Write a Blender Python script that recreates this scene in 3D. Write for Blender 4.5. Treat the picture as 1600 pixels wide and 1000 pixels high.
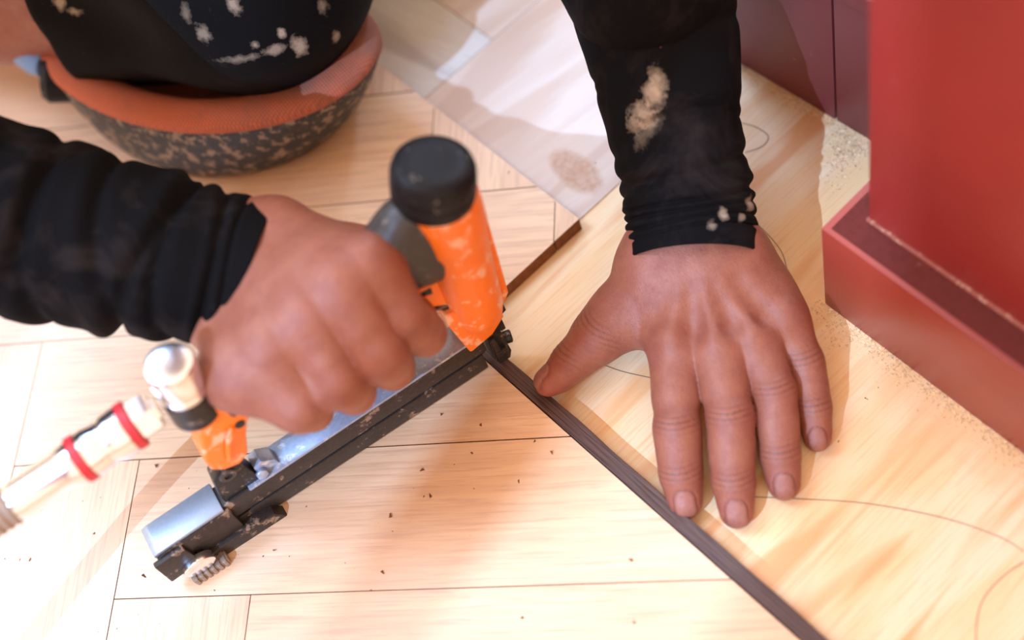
import bpy, bmesh, math, random
import numpy as np
from mathutils import Vector, Matrix, Euler

for o in list(bpy.data.objects):
    bpy.data.objects.remove(o)
S = bpy.context.scene
COL = S.collection
rng = random.Random(7)
nrng = np.random.default_rng(7)

# ------------------------------------------------------------------ camera
FPX, PITCH, ROLL, CAMH = 2222.0, math.radians(57.9), math.radians(-23.5), 0.66
cF = np.array([0, math.cos(PITCH), -math.sin(PITCH)])
r0 = np.array([1.0, 0, 0]); u0 = np.cross(r0, cF)
cR = math.cos(ROLL) * r0 + math.sin(ROLL) * u0
cU = -math.sin(ROLL) * r0 + math.cos(ROLL) * u0
CAM = np.array([0, 0, CAMH])
def P(x, y, z=0.0):
    """point at height z that the photograph shows at pixel (x, y)"""
    d = cF + cR * (x - 800) / FPX - cU * (y - 500) / FPX
    return CAM + d * (z - CAMH) / d[2]
cd = bpy.data.cameras.new('camera')
cam = bpy.data.objects.new('camera', cd); COL.objects.link(cam)
cd.sensor_width = 36.0; cd.lens = FPX * 36.0 / 1600.0
cam.matrix_world = Matrix(((cR[0], cU[0], -cF[0], CAM[0]), (cR[1], cU[1], -cF[1], CAM[1]),
                           (cR[2], cU[2], -cF[2], CAM[2]), (0, 0, 0, 1)))
cd.clip_start = 0.01
cd.dof.use_dof = True; cd.dof.focus_distance = 0.738; cd.dof.aperture_fstop = 2.8
S.camera = cam

# ------------------------------------------------------------------ light
w = bpy.data.worlds.new('world'); S.world = w; w.use_nodes = True
bg = w.node_tree.nodes['Background']
bg.inputs[0].default_value = (1.0, 0.74, 0.55, 1); bg.inputs[1].default_value = 1.75
def area(name, target, az, el, dist, sx, sy, power, col):
    l = bpy.data.lights.new(name, 'AREA'); l.shape = 'RECTANGLE'; l.size = sx; l.size_y = sy
    l.energy = power; l.color = col
    o = bpy.data.objects.new(name, l); COL.objects.link(o)
    a, e = math.radians(az), math.radians(el)
    d = Vector((math.cos(a) * math.cos(e), math.sin(a) * math.cos(e), math.sin(e)))
    o.location = Vector(target) + d * dist
    o.rotation_euler = d.to_track_quat('Z', 'Y').to_euler()
    return o
area('shop_window_light', (0, 0.4, 0), 46, 34, 4.0, 0.42, 0.36, 48, (0.42, 0.66, 1.0))
area('street_window_light', (-0.1, 0.4, 0), 150, 60, 3.0, 1.0, 1.2, 58, (0.42, 0.66, 1.0))
area('back_window_light', (0.0, 0.5, 0), 97, 42, 3.0, 1.2, 0.8, 66, (0.40, 0.64, 1.0))
area('side_window_light', (-0.02, 0.39, 0), 218, 42, 5.0, 0.024, 0.024, 300, (0.34, 0.60, 1.0))
vs = S.view_settings
vs.view_transform = 'Standard'; vs.look = 'None'; vs.exposure = 0.17; vs.gamma = 1.0
vs.use_curve_mapping = False

# ------------------------------------------------------------------ helpers
def meta(o, label=None, cat=None, kind=None, group=None):
    if label: o['label'] = label
    if cat: o['category'] = cat
    if kind: o['kind'] = kind
    if group: o['group'] = group
    return o
def empty(name, loc, label=None, cat=None, **k):
    o = bpy.data.objects.new(name, None); COL.objects.link(o); o.location = loc
    o.empty_display_size = 0.02
    return meta(o, label, cat, **k)
bpy_parent = {}
def link(name, me, mat, parent=None, smooth=True):
    o = bpy.data.objects.new(name, me); COL.objects.link(o)
    if mat is not None:
        me.materials.clear(); me.materials.append(mat)
    if smooth:
        me.polygons.foreach_set('use_smooth', [True] * len(me.polygons))
    if parent is not None:
        o.parent = parent
        pm = Matrix(np.array(bpy_parent.get(parent.name, np.eye(4))).tolist())
        o.matrix_parent_inverse = pm.inverted()
    return o
def root(name, loc=(0, 0, 0), label=None, cat=None, **k):
    o = empty(name, loc, label, cat, **k)
    m = np.eye(4); m[:3, 3] = loc; bpy_parent[o.name] = m
    return o
def mesh_from(name, v, f):
    me = bpy.data.meshes.new(name)
    me.from_pydata([tuple(map(float, p)) for p in v], [], [tuple(map(int, q)) for q in f])
    me.update(); return me
def mesh_np(name, v, quads):
    me = bpy.data.meshes.new(name)
    v = np.asarray(v, np.float32); quads = np.asarray(quads, np.int32)
    n = quads.shape[1]
    me.vertices.add(len(v)); me.vertices.foreach_set('co', v.ravel())
    me.loops.add(quads.size); me.loops.foreach_set('vertex_index', quads.ravel())
    me.polygons.add(len(quads))
    me.polygons.foreach_set('loop_start', np.arange(0, quads.size, n, dtype=np.int32))
    me.update(calc_edges=True); me.validate()
    return me
class MB:
    """collects shapes into one mesh; xf maps local mm to world metres"""
    def __init__(s, xf=None): s.bm = bmesh.new(); s.xf = xf or (lambda p: Vector(p))
    def poly(s, pts2, lo, hi, plane='xz', bev=0.0, seg=2):
        """extrude a 2D outline between lo and hi along the third axis"""
        def mk(u, v, t):
            return {'xz': (u, t, v), 'xy': (u, v, t), 'yz': (t, u, v)}[plane]
        t = bmesh.new()
        a = [t.verts.new(mk(u, v, lo)) for u, v in pts2]; b = [t.verts.new(mk(u, v, hi)) for u, v in pts2]
        n = len(pts2)
        t.faces.new(a[::-1]); t.faces.new(b)
        for i in range(n): t.faces.new((a[i], a[(i + 1) % n], b[(i + 1) % n], b[i]))
        bmesh.ops.recalc_face_normals(t, faces=t.faces)
        if bev > 0:
            bmesh.ops.bevel(t, geom=list(t.edges), offset=bev, segments=seg, affect='EDGES', clamp_overlap=True, profile=0.6)
        s.add(t); return s
    def box(s, lo, hi, bev=0.0, seg=2):
        return s.poly([(lo[0], lo[2]), (hi[0], lo[2]), (hi[0], hi[2]), (lo[0], hi[2])], lo[1], hi[1], 'xz', bev, seg)
    def lathe(s, prof, a, axis, n=40, sx=1.0, up=(0, 1, 0), cap=True):
        """prof: list of (distance along axis, radius)"""
        t = bmesh.new(); ax = Vector(axis).normalized(); e1 = Vector(up) - ax * Vector(up).dot(ax)
        if e1.length < 1e-6: e1 = ax.orthogonal()
        e1.normalize(); e2 = ax.cross(e1); rings = []
        for d, r in prof:
            rings.append([t.verts.new(Vector(a) + ax * d + (e1 * math.cos(2 * math.pi * i / n) * sx + e2 * math.sin(2 * math.pi * i / n)) * r) for i in range(n)])
        for q in range(len(rings) - 1):
            for i in range(n):
                t.faces.new((rings[q][i], rings[q][(i + 1) % n], rings[q + 1][(i + 1) % n], rings[q + 1][i]))
        if cap: t.faces.new(rings[0][::-1]); t.faces.new(rings[-1])
        bmesh.ops.recalc_face_normals(t, faces=t.faces)
        s.add(t); return s
    def loft(s, rings):
        t = bmesh.new(); R = [[t.verts.new(p) for p in r] for r in rings]; n = len(R[0])
        for q in range(len(R) - 1):
            for i in range(n): t.faces.new((R[q][i], R[q][(i + 1) % n], R[q + 1][(i + 1) % n], R[q + 1][i]))
        t.faces.new(R[0][::-1]); t.faces.new(R[-1])
        bmesh.ops.recalc_face_normals(t, faces=t.faces)
        s.add(t); return s
    def add(s, t):
        me = bpy.data.meshes.new('t'); t.to_mesh(me); t.free()
        s.bm.from_mesh(me); bpy.data.meshes.remove(me)
    def build(s, name, mat, parent=None, smooth=True, auto=35):
        for v in s.bm.verts: v.co = s.xf(v.co)
        bmesh.ops.recalc_face_normals(s.bm, faces=s.bm.faces)
        if auto:
            for e in s.bm.edges:
                if len(e.link_faces) == 2 and e.calc_face_angle(0) > math.radians(auto): e.smooth = False
        me = bpy.data.meshes.new(name); s.bm.to_mesh(me); s.bm.free()
        return link(name, me, mat, parent, smooth)

# ------------------------------------------------------------------ materials
class NT:
    def __init__(s, name):
        s.m = bpy.data.materials.new(name); s.m.use_nodes = True
        s.t = s.m.node_tree; s.n = s.t.nodes; s.b = s.n['Principled BSDF']
    def node(s, typ, **k):
        n = s.n.new(typ)
        for a, b in k.items():
            if a.startswith('i_'): n.inputs[int(a[2:]) if a[2:].isdigit() else a[2:].replace('_', ' ')].default_value = b
            else: setattr(n, a, b)
        return n
    def ln(s, a, b): s.t.links.new(a, b); return s
    def set(s, **k):
        for a, b in k.items():
            i = s.b.inputs[a.replace('_', ' ')]
            if hasattr(b, 'is_output'): s.ln(b, i)
            else: i.default_value = (*b, 1) if isinstance(b, tuple) and len(b) == 3 and i.type == 'RGBA' else b
        return s
    def coord(s, what='Object'):
        return s.node('ShaderNodeTexCoord').outputs[what]
    def mapping(s, src, loc=(0, 0, 0), rot=(0, 0, 0), scale=(1, 1, 1)):
        m = s.node('ShaderNodeMapping'); s.ln(src, m.inputs[0])
        m.inputs[1].default_value = loc; m.inputs[2].default_value = rot; m.inputs[3].default_value = scale
        return m.outputs[0]
    def noise(s, src, scale, detail=4.0, rough=0.55, dist=0.0):
        n = s.node('ShaderNodeTexNoise'); s.ln(src, n.inputs['Vector'])
        n.inputs['Scale'].default_value = scale; n.inputs['Detail'].default_value = detail
        n.inputs['Roughness'].default_value = rough; n.inputs['Distortion'].default_value = dist
        return n.outputs[0]
    def ramp(s, fac, stops, interp='LINEAR'):
        r = s.node('ShaderNodeValToRGB'); s.ln(fac, r.inputs[0]); r.color_ramp.interpolation = interp
        e = r.color_ramp.elements
        while len(e) < len(stops): e.new(0.5)
        for q, (p, c) in zip(e, stops):
            q.position = p; q.color = (c, c, c, 1) if isinstance(c, (int, float)) else (*c, 1)
        return r.outputs[0]
    def mix(s, fac, a, b, blend='MIX'):
        m = s.node('ShaderNodeMix', data_type='RGBA', blend_type=blend)
        for v, i in ((fac, 0), (a, 6), (b, 7)):
            if hasattr(v, 'is_output'): s.ln(v, m.inputs[i])
            else: m.inputs[i].default_value = (*v, 1) if isinstance(v, tuple) and len(v) == 3 else v
        return m.outputs[2]
    def math(s, op, a, b=0.5, c=None, clamp=False):
        m = s.node('ShaderNodeMath', operation=op, use_clamp=clamp)
        for v, i in ((a, 0), (b, 1), (c, 2)):
            if v is None: continue
            if hasattr(v, 'is_output'): s.ln(v, m.inputs[i])
            else: m.inputs[i].default_value = v
        return m.outputs[0]
    def bump(s, h, strength=0.3, dist=0.001, normal=None):
        b = s.node('ShaderNodeBump'); s.ln(h, b.inputs['Height'])
        b.inputs['Strength'].default_value = strength; b.inputs['Distance'].default_value = dist
        if normal is not None: s.ln(normal, b.inputs['Normal'])
        s.ln(b.outputs[0], s.b.inputs['Normal']); return b.outputs[0]
    def blob(s, centre, size, rz=0.0, noise=0.5, nscale=60, edge=(0.75, 1.0)):
        """1 inside an ellipsoid (world metres) with a ragged rim, else 0"""
        g = s.node('ShaderNodeNewGeometry').outputs['Position']
        v = s.node('ShaderNodeVectorMath', operation='SUBTRACT'); s.ln(g, v.inputs[0]); v.inputs[1].default_value = tuple(float(c) for c in centre)
        r = s.node('ShaderNodeVectorRotate', rotation_type='Z_AXIS'); s.ln(v.outputs[0], r.inputs[0]); r.inputs['Angle'].default_value = -rz
        q = s.node('ShaderNodeVectorMath', operation='DIVIDE'); s.ln(r.outputs[0], q.inputs[0]); q.inputs[1].default_value = size
        l = s.node('ShaderNodeVectorMath', operation='LENGTH'); s.ln(q.outputs[0], l.inputs[0])
        n = s.noise(g, nscale, 5, 0.6)
        d = s.math('ADD', l.outputs['Value'], s.math('MULTIPLY_ADD', n, noise * 2, -noise))
        return s.ramp(d, [(min(edge[0], 1.0), 1.0), (min(edge[1], 1.0), 0.0)])
def lin(r, g, b):
    f = lambda c: ((c / 255 + 0.055) / 1.055) ** 2.4 if c > 10 else c / 255 / 12.92
    return (f(r), f(g), f(b))

def mat_oak():
    m = NT('oak'); uv = m.coord('UV')
    oi = m.node('ShaderNodeObjectInfo').outputs['Random']
    big = m.noise(m.mapping(uv, scale=(4, 22, 1)), 1.0, 3, 0.5, 0.8)
    fine = m.noise(m.mapping(uv, scale=(22, 520, 1)), 1.0, 4, 0.65)
    wv = m.noise(m.mapping(uv, scale=(7, 95, 1)), 1.0, 3, 0.55, 1.2)
    c = m.mix(m.ramp(big, [(0.3, 0.0), (0.7, 1.0)]), lin(222, 174, 128), lin(236, 198, 154))
    c = m.mix(m.ramp(wv, [(0.42, 0.55), (0.56, 0.0)]), c, lin(208, 160, 118))
    c = m.mix(m.ramp(fine, [(0.36, 0.7), (0.50, 0.0)]), c, lin(188, 136, 98))
    c = m.mix(m.ramp(oi, [(0, 0.0), (1, 0.30)]), c, lin(238, 204, 166))
    m.set(Base_Color=c, Roughness=0.5, Specular_IOR_Level=0.9, Coat_Weight=1.0, Coat_Roughness=0.48, Coat_IOR=1.9)
    m.bump(m.math('ADD', fine, wv), 0.22, 0.0006)
    return m.m
def mat_ply(name, warm, streak, pale, grain_rz, spread=1.0):
    m = NT(name); ob = m.node('ShaderNodeNewGeometry').outputs['Position']
    rot = m.mapping(ob, rot=(0, 0, grain_rz))
    big = m.noise(m.mapping(rot, scale=(6, 26, 1)), 1.0, 2, 0.5, 1.2)
    st = m.noise(m.mapping(rot, scale=(7, 48, 1), loc=(3, 2, 0)), 1.0, 2, 0.4, 0.8)
    fine = m.noise(m.mapping(rot, scale=(30, 700, 1)), 1.0, 3, 0.6)
    c = m.mix(m.ramp(big, [(0.35, 0.0), (0.65, 1.0)]), warm, pale)
    c = m.mix(m.ramp(st, [(0.50, 0.0), (0.62, 0.9)]), c, streak)
    c = m.mix(m.ramp(fine, [(0.36, 0.35), (0.5, 0.0)]), c, streak)
    return m, c, fine
def flat(name, col, rough=0.5, metal=0.0, spec=0.5, bump=0.0, scale=400, var=0.0, dirt=None, dirt_amt=0.0, dscale=90, coat=0.0):
    m = NT(name); ob = m.coord('Object')
    c = col
    n = m.noise(ob, scale, 4, 0.6)
    if var: c = m.mix(m.ramp(n, [(0.3, 0.0), (0.7, 1.0)]), tuple(x * (1 - var) for x in col), tuple(min(1, x * (1 + var)) for x in col))
    if dirt:
        d = m.noise(ob, dscale, 6, 0.68)
        c = m.mix(m.ramp(d, [(0.585 - dirt_amt, 0.0), (0.65 - dirt_amt, 0.85)]), c, dirt)
    m.set(Base_Color=c, Roughness=rough, Metallic=metal, Specular_IOR_Level=spec, Coat_Weight=coat)
    if bump: m.bump(n, bump, 0.0006)
    return m.m

M_oak = mat_oak()
M_edge = flat('shaded_cut_edge', lin(132, 82, 50), 0.85, spec=0.2, var=0.2, scale=300)  # brown of the cut edge, with the shade on it mixed into the colour
M = {}
M['gap'] = flat('joint_shadow', lin(70, 45, 30), 0.9)
M['wenge'] = None
m = NT('wenge'); uv = m.coord('UV')
g1 = m.noise(m.mapping(uv, scale=(26, 1500, 1)), 1.0, 3, 0.6); g2 = m.noise(m.mapping(uv, scale=(120, 600, 1)), 1.0, 3, 0.5)
m.set(Base_Color=m.mix(m.ramp(g1, [(0.35, 0.0), (0.65, 1.0)]), lin(48, 32, 30), lin(104, 76, 68)), Roughness=0.5)
m.bump(m.math('ADD', g1, g2), 0.5, 0.0006); M['wenge'] = m.m

# pine sheet under the hand
GR = math.radians(-22.4)
m, c, fine = mat_ply('pine_sheet', lin(244, 206, 150), lin(232, 168, 104), lin(248, 222, 182), GR)
sc = m.blob(P(1480, 640), (0.16, 0.022, 0.05), math.radians(-68.6), 0.5, 120, (0.3, 1.0))
c = m.mix(m.math('MULTIPLY', sc, 0.55), c, lin(226, 190, 140))
m.set(Base_Color=c, Roughness=0.5, Specular_IOR_Level=0.8, Coat_Weight=0.5, Coat_Roughness=0.5, Coat_IOR=1.7); m.bump(fine, 0.15, 0.0005); M['pine'] = m.m
m, c, fine = mat_ply('birch_sheet', lin(212, 188, 172), lin(202, 172, 152), lin(218, 200, 188), GR + 0.1)
stain = m.blob(P(900, 268), (0.012, 0.024, 0.02), math.radians(20), 0.16, 90, (0.7, 0.95))
tex = m.noise(m.node('ShaderNodeNewGeometry').outputs['Position'], 300, 4, 0.6)
c = m.mix(m.math('MULTIPLY', stain, m.ramp(tex, [(0.35, 0.45), (0.6, 0.8)])), c, lin(176, 122, 74))
m.set(Base_Color=c, Roughness=0.5, Specular_IOR_Level=0.8, Coat_Weight=0.5, Coat_Roughness=0.5, Coat_IOR=1.7); m.bump(fine, 0.12, 0.0005); M['birch'] = m.m
m, c, fine = mat_ply('grey_sheet', lin(206, 196, 188), lin(180, 166, 156), lin(218, 212, 206), GR + 1.4)
m.set(Base_Color=c, Roughness=0.42, Specular_IOR_Level=0.8); M['grey_sheet'] = m.m

def mat_red(name, base, rough, warm=0.0):
    m = NT(name); ob = m.node('ShaderNodeNewGeometry').outputs['Position']
    n = m.noise(ob, 9, 3, 0.5); f = m.noise(ob, 420, 4, 0.6); s = m.noise(ob, 130, 5, 0.65)
    c = m.mix(m.ramp(n, [(0.3, 0.0), (0.7, 1.0)]), tuple(x * 0.85 for x in base), tuple(x * 1.12 for x in base))
    c = m.mix(m.ramp(s, [(0.70, 0.0), (0.76, 0.6)]), c, lin(190, 130, 110))
    m.set(Base_Color=c, Roughness=rough, Specular_IOR_Level=0.5)
    m.bump(f, 0.06, 0.0006); return m.m
M['red'] = mat_red('red_paint', lin(150, 44, 38), 0.42)
M['red_dark'] = mat_red('dark_red_paint', lin(112, 48, 48), 0.45)
M['red_plinth'] = mat_red('plinth_paint', lin(150, 58, 44), 0.35)

def mat_cloth(name, base, dust, dust_lo, patches=(), rough=0.85, weave=2600):
    m = NT(name); g = m.node('ShaderNodeNewGeometry').outputs['Position']
    d = m.noise(g, 26, 5, 0.65, 0.6); sp = m.noise(g, 420, 3, 0.7); wv = m.noise(g, weave, 2, 0.5)
    c = m.mix(m.ramp(d, [(dust_lo, 0.0), (min(dust_lo + 0.3, 0.98), 0.40)]), base, dust)
    c = m.mix(m.ramp(sp, [(0.70, 0.0), (0.78, 0.55)]), c, dust)
    for ce, size, rz, no, amt in patches:
        b = m.blob(ce, size, rz, no + 0.35, 190, (0.25, 1.0))
        c = m.mix(m.math('MULTIPLY', b, amt * 0.8), c, lin(198, 176, 152))
    m.set(Base_Color=c, Roughness=rough, Specular_IOR_Level=0.10, Sheen_Weight=0.0)
    m.bump(wv, 0.25, 0.0004); return m.m

# skin
m = NT('skin'); at = m.node('ShaderNodeAttribute', attribute_name='tint').outputs['Color']
g = m.node('ShaderNodeNewGeometry').outputs['Position']
n1 = m.noise(g, 120, 4, 0.6); n2 = m.noise(g, 900, 3, 0.6)
vor = m.node('ShaderNodeTexVoronoi', feature='DISTANCE_TO_EDGE'); m.ln(m.mapping(g, scale=(1, 1, 1)), vor.inputs['Vector']); vor.inputs['Scale'].default_value = 1100
c = m.mix(m.ramp(n1, [(0.35, 0.0), (0.68, 0.5)]), at, lin(128, 66, 54))
c = m.mix(m.ramp(n2, [(0.56, 0.0), (0.7, 0.35)]), c, lin(96, 56, 48))
m.set(Base_Color=c, Roughness=m.ramp(n1, [(0.3, 0.42), (0.7, 0.55)]), Specular_IOR_Level=0.5, Subsurface_Weight=0.12, Subsurface_Scale=0.004)
m.b.inputs['Subsurface Radius'].default_value = (1.0, 0.35, 0.2)
m.bump(m.math('ADD', m.math('MULTIPLY', vor.outputs['Distance'], 0.9), m.math('ADD', n2, m.math('MULTIPLY', m.noise(m.mapping(g, scale=(1.0, 0.45, 1)), 420, 3, 0.6), 1.2))), 0.42, 0.0005); M['skin'] = m.m

M['orange'] = flat('orange_plastic', lin(246, 122, 30), 0.42, bump=0.05, scale=600, var=0.04, dirt=lin(240, 186, 150), dirt_amt=0.03, dscale=85)
M['rubber'] = flat('black_rubber', lin(20, 19, 22), 0.5, spec=0.22, bump=0.12, scale=900, var=0.15, dirt=lin(120, 112, 106), dirt_amt=-0.03, dscale=160)
M['grip'] = flat('grip_rubber', lin(52, 46, 43), 0.42, bump=0.2, scale=1400, var=0.2, dirt=lin(120, 108, 98), dirt_amt=0.0, dscale=160)
M['steel'] = flat('dull_steel', lin(158, 172, 196), 0.36, metal=0.55, bump=0.1, scale=500, var=0.12, dirt=lin(214, 212, 212), dirt_amt=0.02, dscale=170)
M['steel_clean'] = flat('grey_blue_steel', lin(160, 172, 190), 0.35, metal=0.7, bump=0.05, scale=500, var=0.06)
M['mag'] = flat('dirty_magazine', lin(50, 41, 36), 0.5, metal=0.3, bump=0.25, scale=500, var=0.3, dirt=lin(158, 132, 110), dirt_amt=0.0, dscale=110)
M['black_metal'] = flat('black_metal', lin(34, 31, 30), 0.4, metal=0.4, bump=0.2, scale=700, var=0.2, dirt=lin(150, 130, 114), dirt_amt=0.0, dscale=200)
M['chrome'] = flat('chrome', (0.86, 0.86, 0.88), 0.2, metal=1.0)
M['red_ring'] = flat('red_band', lin(200, 40, 50), 0.45)
M['brass'] = flat('hose_rubber', lin(150, 130, 112), 0.5)
M['mud_rubber'] = flat('muddy_rubber', lin(46, 43, 41), 0.6, bump=0.5, scale=260, var=0.3, dirt=lin(150, 126, 104), dirt_amt=0.06, dscale=150)
M['blue_plastic'] = flat('blue_plastic', lin(110, 150, 200), 0.4)
M['strap'] = flat('strap_web', lin(30, 28, 30), 0.8, bump=0.3, scale=1500)
M['crumb'] = flat('sawdust', lin(228, 198, 156), 0.9, var=0.3)
M['dark_crumb'] = flat('wood_chip', lin(110, 66, 40), 0.9, var=0.3)
M['pencil'] = flat('pencil', lin(120, 104, 94), 0.7)
M['white_glue'] = flat('white_print', lin(228, 226, 226), 0.6)

# ------------------------------------------------------------------ room
ha = math.radians(-22.6)
Hd = np.array([math.cos(ha), math.sin(ha)]); Vd = np.array([-math.sin(ha), math.cos(ha)])
OAK_T = 0.010
def HV(h, v):  # plank grid (mm) to world xy
    return (Hd * h + Vd * v) / 1000.0
fl = MB(); fl.box((-2.6, -2.2, -0.05), (1.8, 2.8, -0.004))
floor = fl.build('floor', M['gap'], smooth=False); meta(floor, 'herringbone oak floor being laid over pale wooden sheets', kind='structure')

def clip(poly, a, b, c):  # keep a*h + b*v <= c
    out = []
    for i in range(len(poly)):
        p, q = poly[i], poly[(i + 1) % len(poly)]
        dp, dq = a * p[0] + b * p[1] - c, a * q[0] + b * q[1] - c
        if dp <= 0: out.append(p)
        if dp * dq < 0:
            t = dp / (dp - dq); out.append((p[0] + (q[0] - p[0]) * t, p[1] + (q[1] - p[1]) * t))
    return out
S1, S2, DD = 182.3, 317.0, 559.2          # edges of the oak field: h+v and v-h
def add_plank(h0, h1, v0, v1, along_h):
    e = 0.28
    rect = [(h0 + e, v0 + e), (h1 - e, v0 + e), (h1 - e, v1 - e), (h0 + e, v1 - e)]
    pieces = []
    a = clip(rect, 1, 1, S1)
    if len(a) > 2: pieces.append(a)
    b = clip(clip(clip(rect, 1, 1, S2), -1, -1, -S1), 1, -1, -DD)
    if len(b) > 2: pieces.append(b)
    if not pieces: return
    cx = sum(p[0] for q in pieces for p in q) / sum(len(q) for q in pieces)
    cy = sum(p[1] for q in pieces for p in q) / sum(len(q) for q in pieces)
    w_ = HV(cx, cy)
    if not (-1.1 < w_[0] < 0.7 and -0.35 < w_[1] < 1.8): return
    bm = bmesh.new(); uvl = bm.loops.layers.uv.new('UVMap')
    dz = rng.uniform(-0.00015, 0.00015); off = (rng.uniform(0, 50), rng.uniform(0, 50))
    for poly in pieces:
        top = [bm.verts.new((*HV(*p), OAK_T + dz)) for p in poly]; bot = [bm.verts.new((*HV(*p), -0.0038)) for p in poly]
        ft = bm.faces.new(top); n = len(poly); fs = [ft]
        for i in range(n): fs.append(bm.faces.new((top[i], bot[i], bot[(i + 1) % n], top[(i + 1) % n])))
        for f in fs:
            for lp in f.loops:
                x, y = lp.vert.co.x * 1000, lp.vert.co.y * 1000
                h, v = x * Hd[0] + y * Hd[1], x * Vd[0] + y * Vd[1]
                u, t = (h, v) if along_h else (v, h)
                lp[uvl].uv = (u / 1000 + off[0], t / 1000 + lp.vert.co.z + off[1])
    bmesh.ops.recalc_face_normals(bm, faces=bm.faces)
    me = bpy.data.meshes.new('plank'); bm.to_mesh(me); bm.free()
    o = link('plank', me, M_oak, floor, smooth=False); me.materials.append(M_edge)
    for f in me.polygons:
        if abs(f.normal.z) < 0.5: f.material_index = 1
WH, WV = 75.5, 78.6
for col in range(-4, 4):
    for j in range(-30, 34):
        # column shift: one period of the herringbone = plank length + one width
        L = -437 - WH * j + col * 10 * WH; vb = 305.5 + WV * j
        vb2 = vb
        add_plank(L, L + 5 * WH, vb2, vb2 + WV, True)
        add_plank(L - WH, L, vb2 + WV - 5 * WV, vb2 + WV, False)

def SD(s, d):  # diagonal grid (s = h+v, d = v-h) in mm to world xy
    return HV((s - d) / 2, (s + d) / 2)
def sheet(name, mat, s0, s1, d0, d1, z0=-0.0038, z1=0.0, e=0.35):
    q = [(s0 + e, d0 + e), (s1 - e, d0 + e), (s1 - e, d1 - e), (s0 + e, d1 - e)]
    mb = MB(); mb.poly([tuple(SD(*p)) for p in q], z0, z1, 'xy', 0.0002, 1)
    return mb.build(name, mat, floor, smooth=False)
pine = sheet('pine_sheet', M['pine'], S1 + 0.5, 620, -700, 566.8)
birch = sheet('birch_sheet', M['birch'], S2 - 20 + 20.6, 620, 566.8, 763.4)
sheet('birch_sheet', M['grey_sheet'], S2 + 0.6, 403.4, 763.4, 1500)
sheet('birch_sheet', M['birch'], 403.4, 900, 763.4, 1500)

# wenge inlay strip along the oak edge
bm = bmesh.new(); uvl = bm.loops.layers.uv.new('UVMap')
N = 60; rows = []
for i in range(N + 1):
    d = -500 + (DD - 0.5 + 500) * i / N
    j = 0.35 * math.sin(i * 1.7) + 0.25 * math.sin(i * 0.6 + 1)
    a, b = S1 + 0.9, S1 + 12.8 + j
    sec = [(a, -0.0038), (a, 0.0097), (a + 0.5, 0.0101), (b - 0.5, 0.0101), (b, 0.0097), (b, -0.0038)]
    rows.append([(bm.verts.new((*SD(s, d), z)), s, d) for s, z in sec])
for i in range(N):
    for k in range(5):
        q = [rows[i][k], rows[i + 1][k], rows[i + 1][k + 1], rows[i][k + 1]]
        f = bm.faces.new([p[0] for p in q])
        for lp, p in zip(f.loops, q): lp[uvl].uv = (p[2] / 1414, p[1] / 1414 + p[0].co.z)
bm.faces.new([p[0] for p in rows[0]]); bm.faces.new([p[0] for p in rows[-1]][::-1])
bmesh.ops.recalc_face_normals(bm, faces=bm.faces)
me = bpy.data.meshes.new('inlay_strip'); bm.to_mesh(me); bm.free()
strip = link('inlay_strip', me, M['wenge'], None, smooth=False)
meta(strip, 'thin dark brown wooden inlay strip lying along the oak edge', 'strip')

def ribbon(pts, wmm, z, name, mat, parent, zf=None):
    """thin flat drawn line through pixel points"""
    q = [np.array(P(x, y, z)[:2]) for x, y in pts]
    sm = []
    for i in range(len(q) - 1):
        p0, p1, p2, p3 = q[max(i - 1, 0)], q[i], q[i + 1], q[min(i + 2, len(q) - 1)]
        for k in range(8):
            t = k / 8
            sm.append(0.5 * (2 * p1 + (p2 - p0) * t + (2 * p0 - 5 * p1 + 4 * p2 - p3) * t * t + (3 * p1 - p0 - 3 * p2 + p3) * t ** 3))
    sm.append(q[-1]); v = []; f = []
    for i, p in enumerate(sm):
        t = sm[min(i + 1, len(sm) - 1)] - sm[max(i - 1, 0)]; t = t / (np.linalg.norm(t) + 1e-9)
        n = np.array([-t[1], t[0]]) * wmm / 2000
        v += [(*(p + n), z), (*(p - n), z)]
    for i in range(len(sm) - 1): f.append((2 * i, 2 * i + 1, 2 * i + 3, 2 * i + 2))
    return link(name, mesh_from(name, v, f), mat, parent, smooth=False)
for pl in ([(946, 571), (975, 581), (1025, 592)], [(1165, 776), (1240, 779), (1350, 786), (1470, 808), (1560, 838), (1600, 862)],
           [(1525, 1010), (1527, 965), (1540, 930), (1570, 898), (1600, 878)],):
    ribbon(pl, 0.42, 0.00022, 'pencil_line', M['pencil'], pine)
for pl in ([(1158, 192), (1180, 198), (1200, 212), (1192, 228), (1165, 238)], [(1185, 352), (1205, 372), (1222, 395), (1230, 422)]):
    ribbon(pl, 0.42, 0.00022, 'pencil_line', M['pencil'], pine)

# red joinery: plinth + column, and the low recessed panelling beside it
def prism(pts, z0, z1, bev=0.0012):
    mb = MB(); mb.poly([tuple(p) for p in pts], z0, z1, 'xy', bev, 2); return mb
b0 = P(1288, 473)[:2]; b1 = P(1600, 709)[:2]; e1 = (b1 - b0) / np.linalg.norm(b1 - b0)
bt = P(1355, 280, 0.072)[:2]; bt0 = P(1283, 352, 0.072)[:2]; e2 = (bt - bt0) / np.linalg.norm(bt - bt0)
c0 = P(1357, 342, 0.072)[:2]; c1 = P(1600, 511, 0.072)[:2]; k1 = (c1 - c0) / np.linalg.norm(c1 - c0)
nrm = np.array([-e1[1], e1[0]]);  nrm = nrm if nrm @ e2 > 0 else -nrm
column = root('column', (float(c0[0]), float(c0[1]), 0.0), kind='structure')
meta(column, 'glossy brick red painted wooden pillar standing on a stepped plinth')
E0 = b0 - e2 * 0.0
plo = [b0, b0 + e1 * 0.45, b0 + e1 * 0.45 + nrm * 0.2, b0 + e2 * 0.2]
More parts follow.
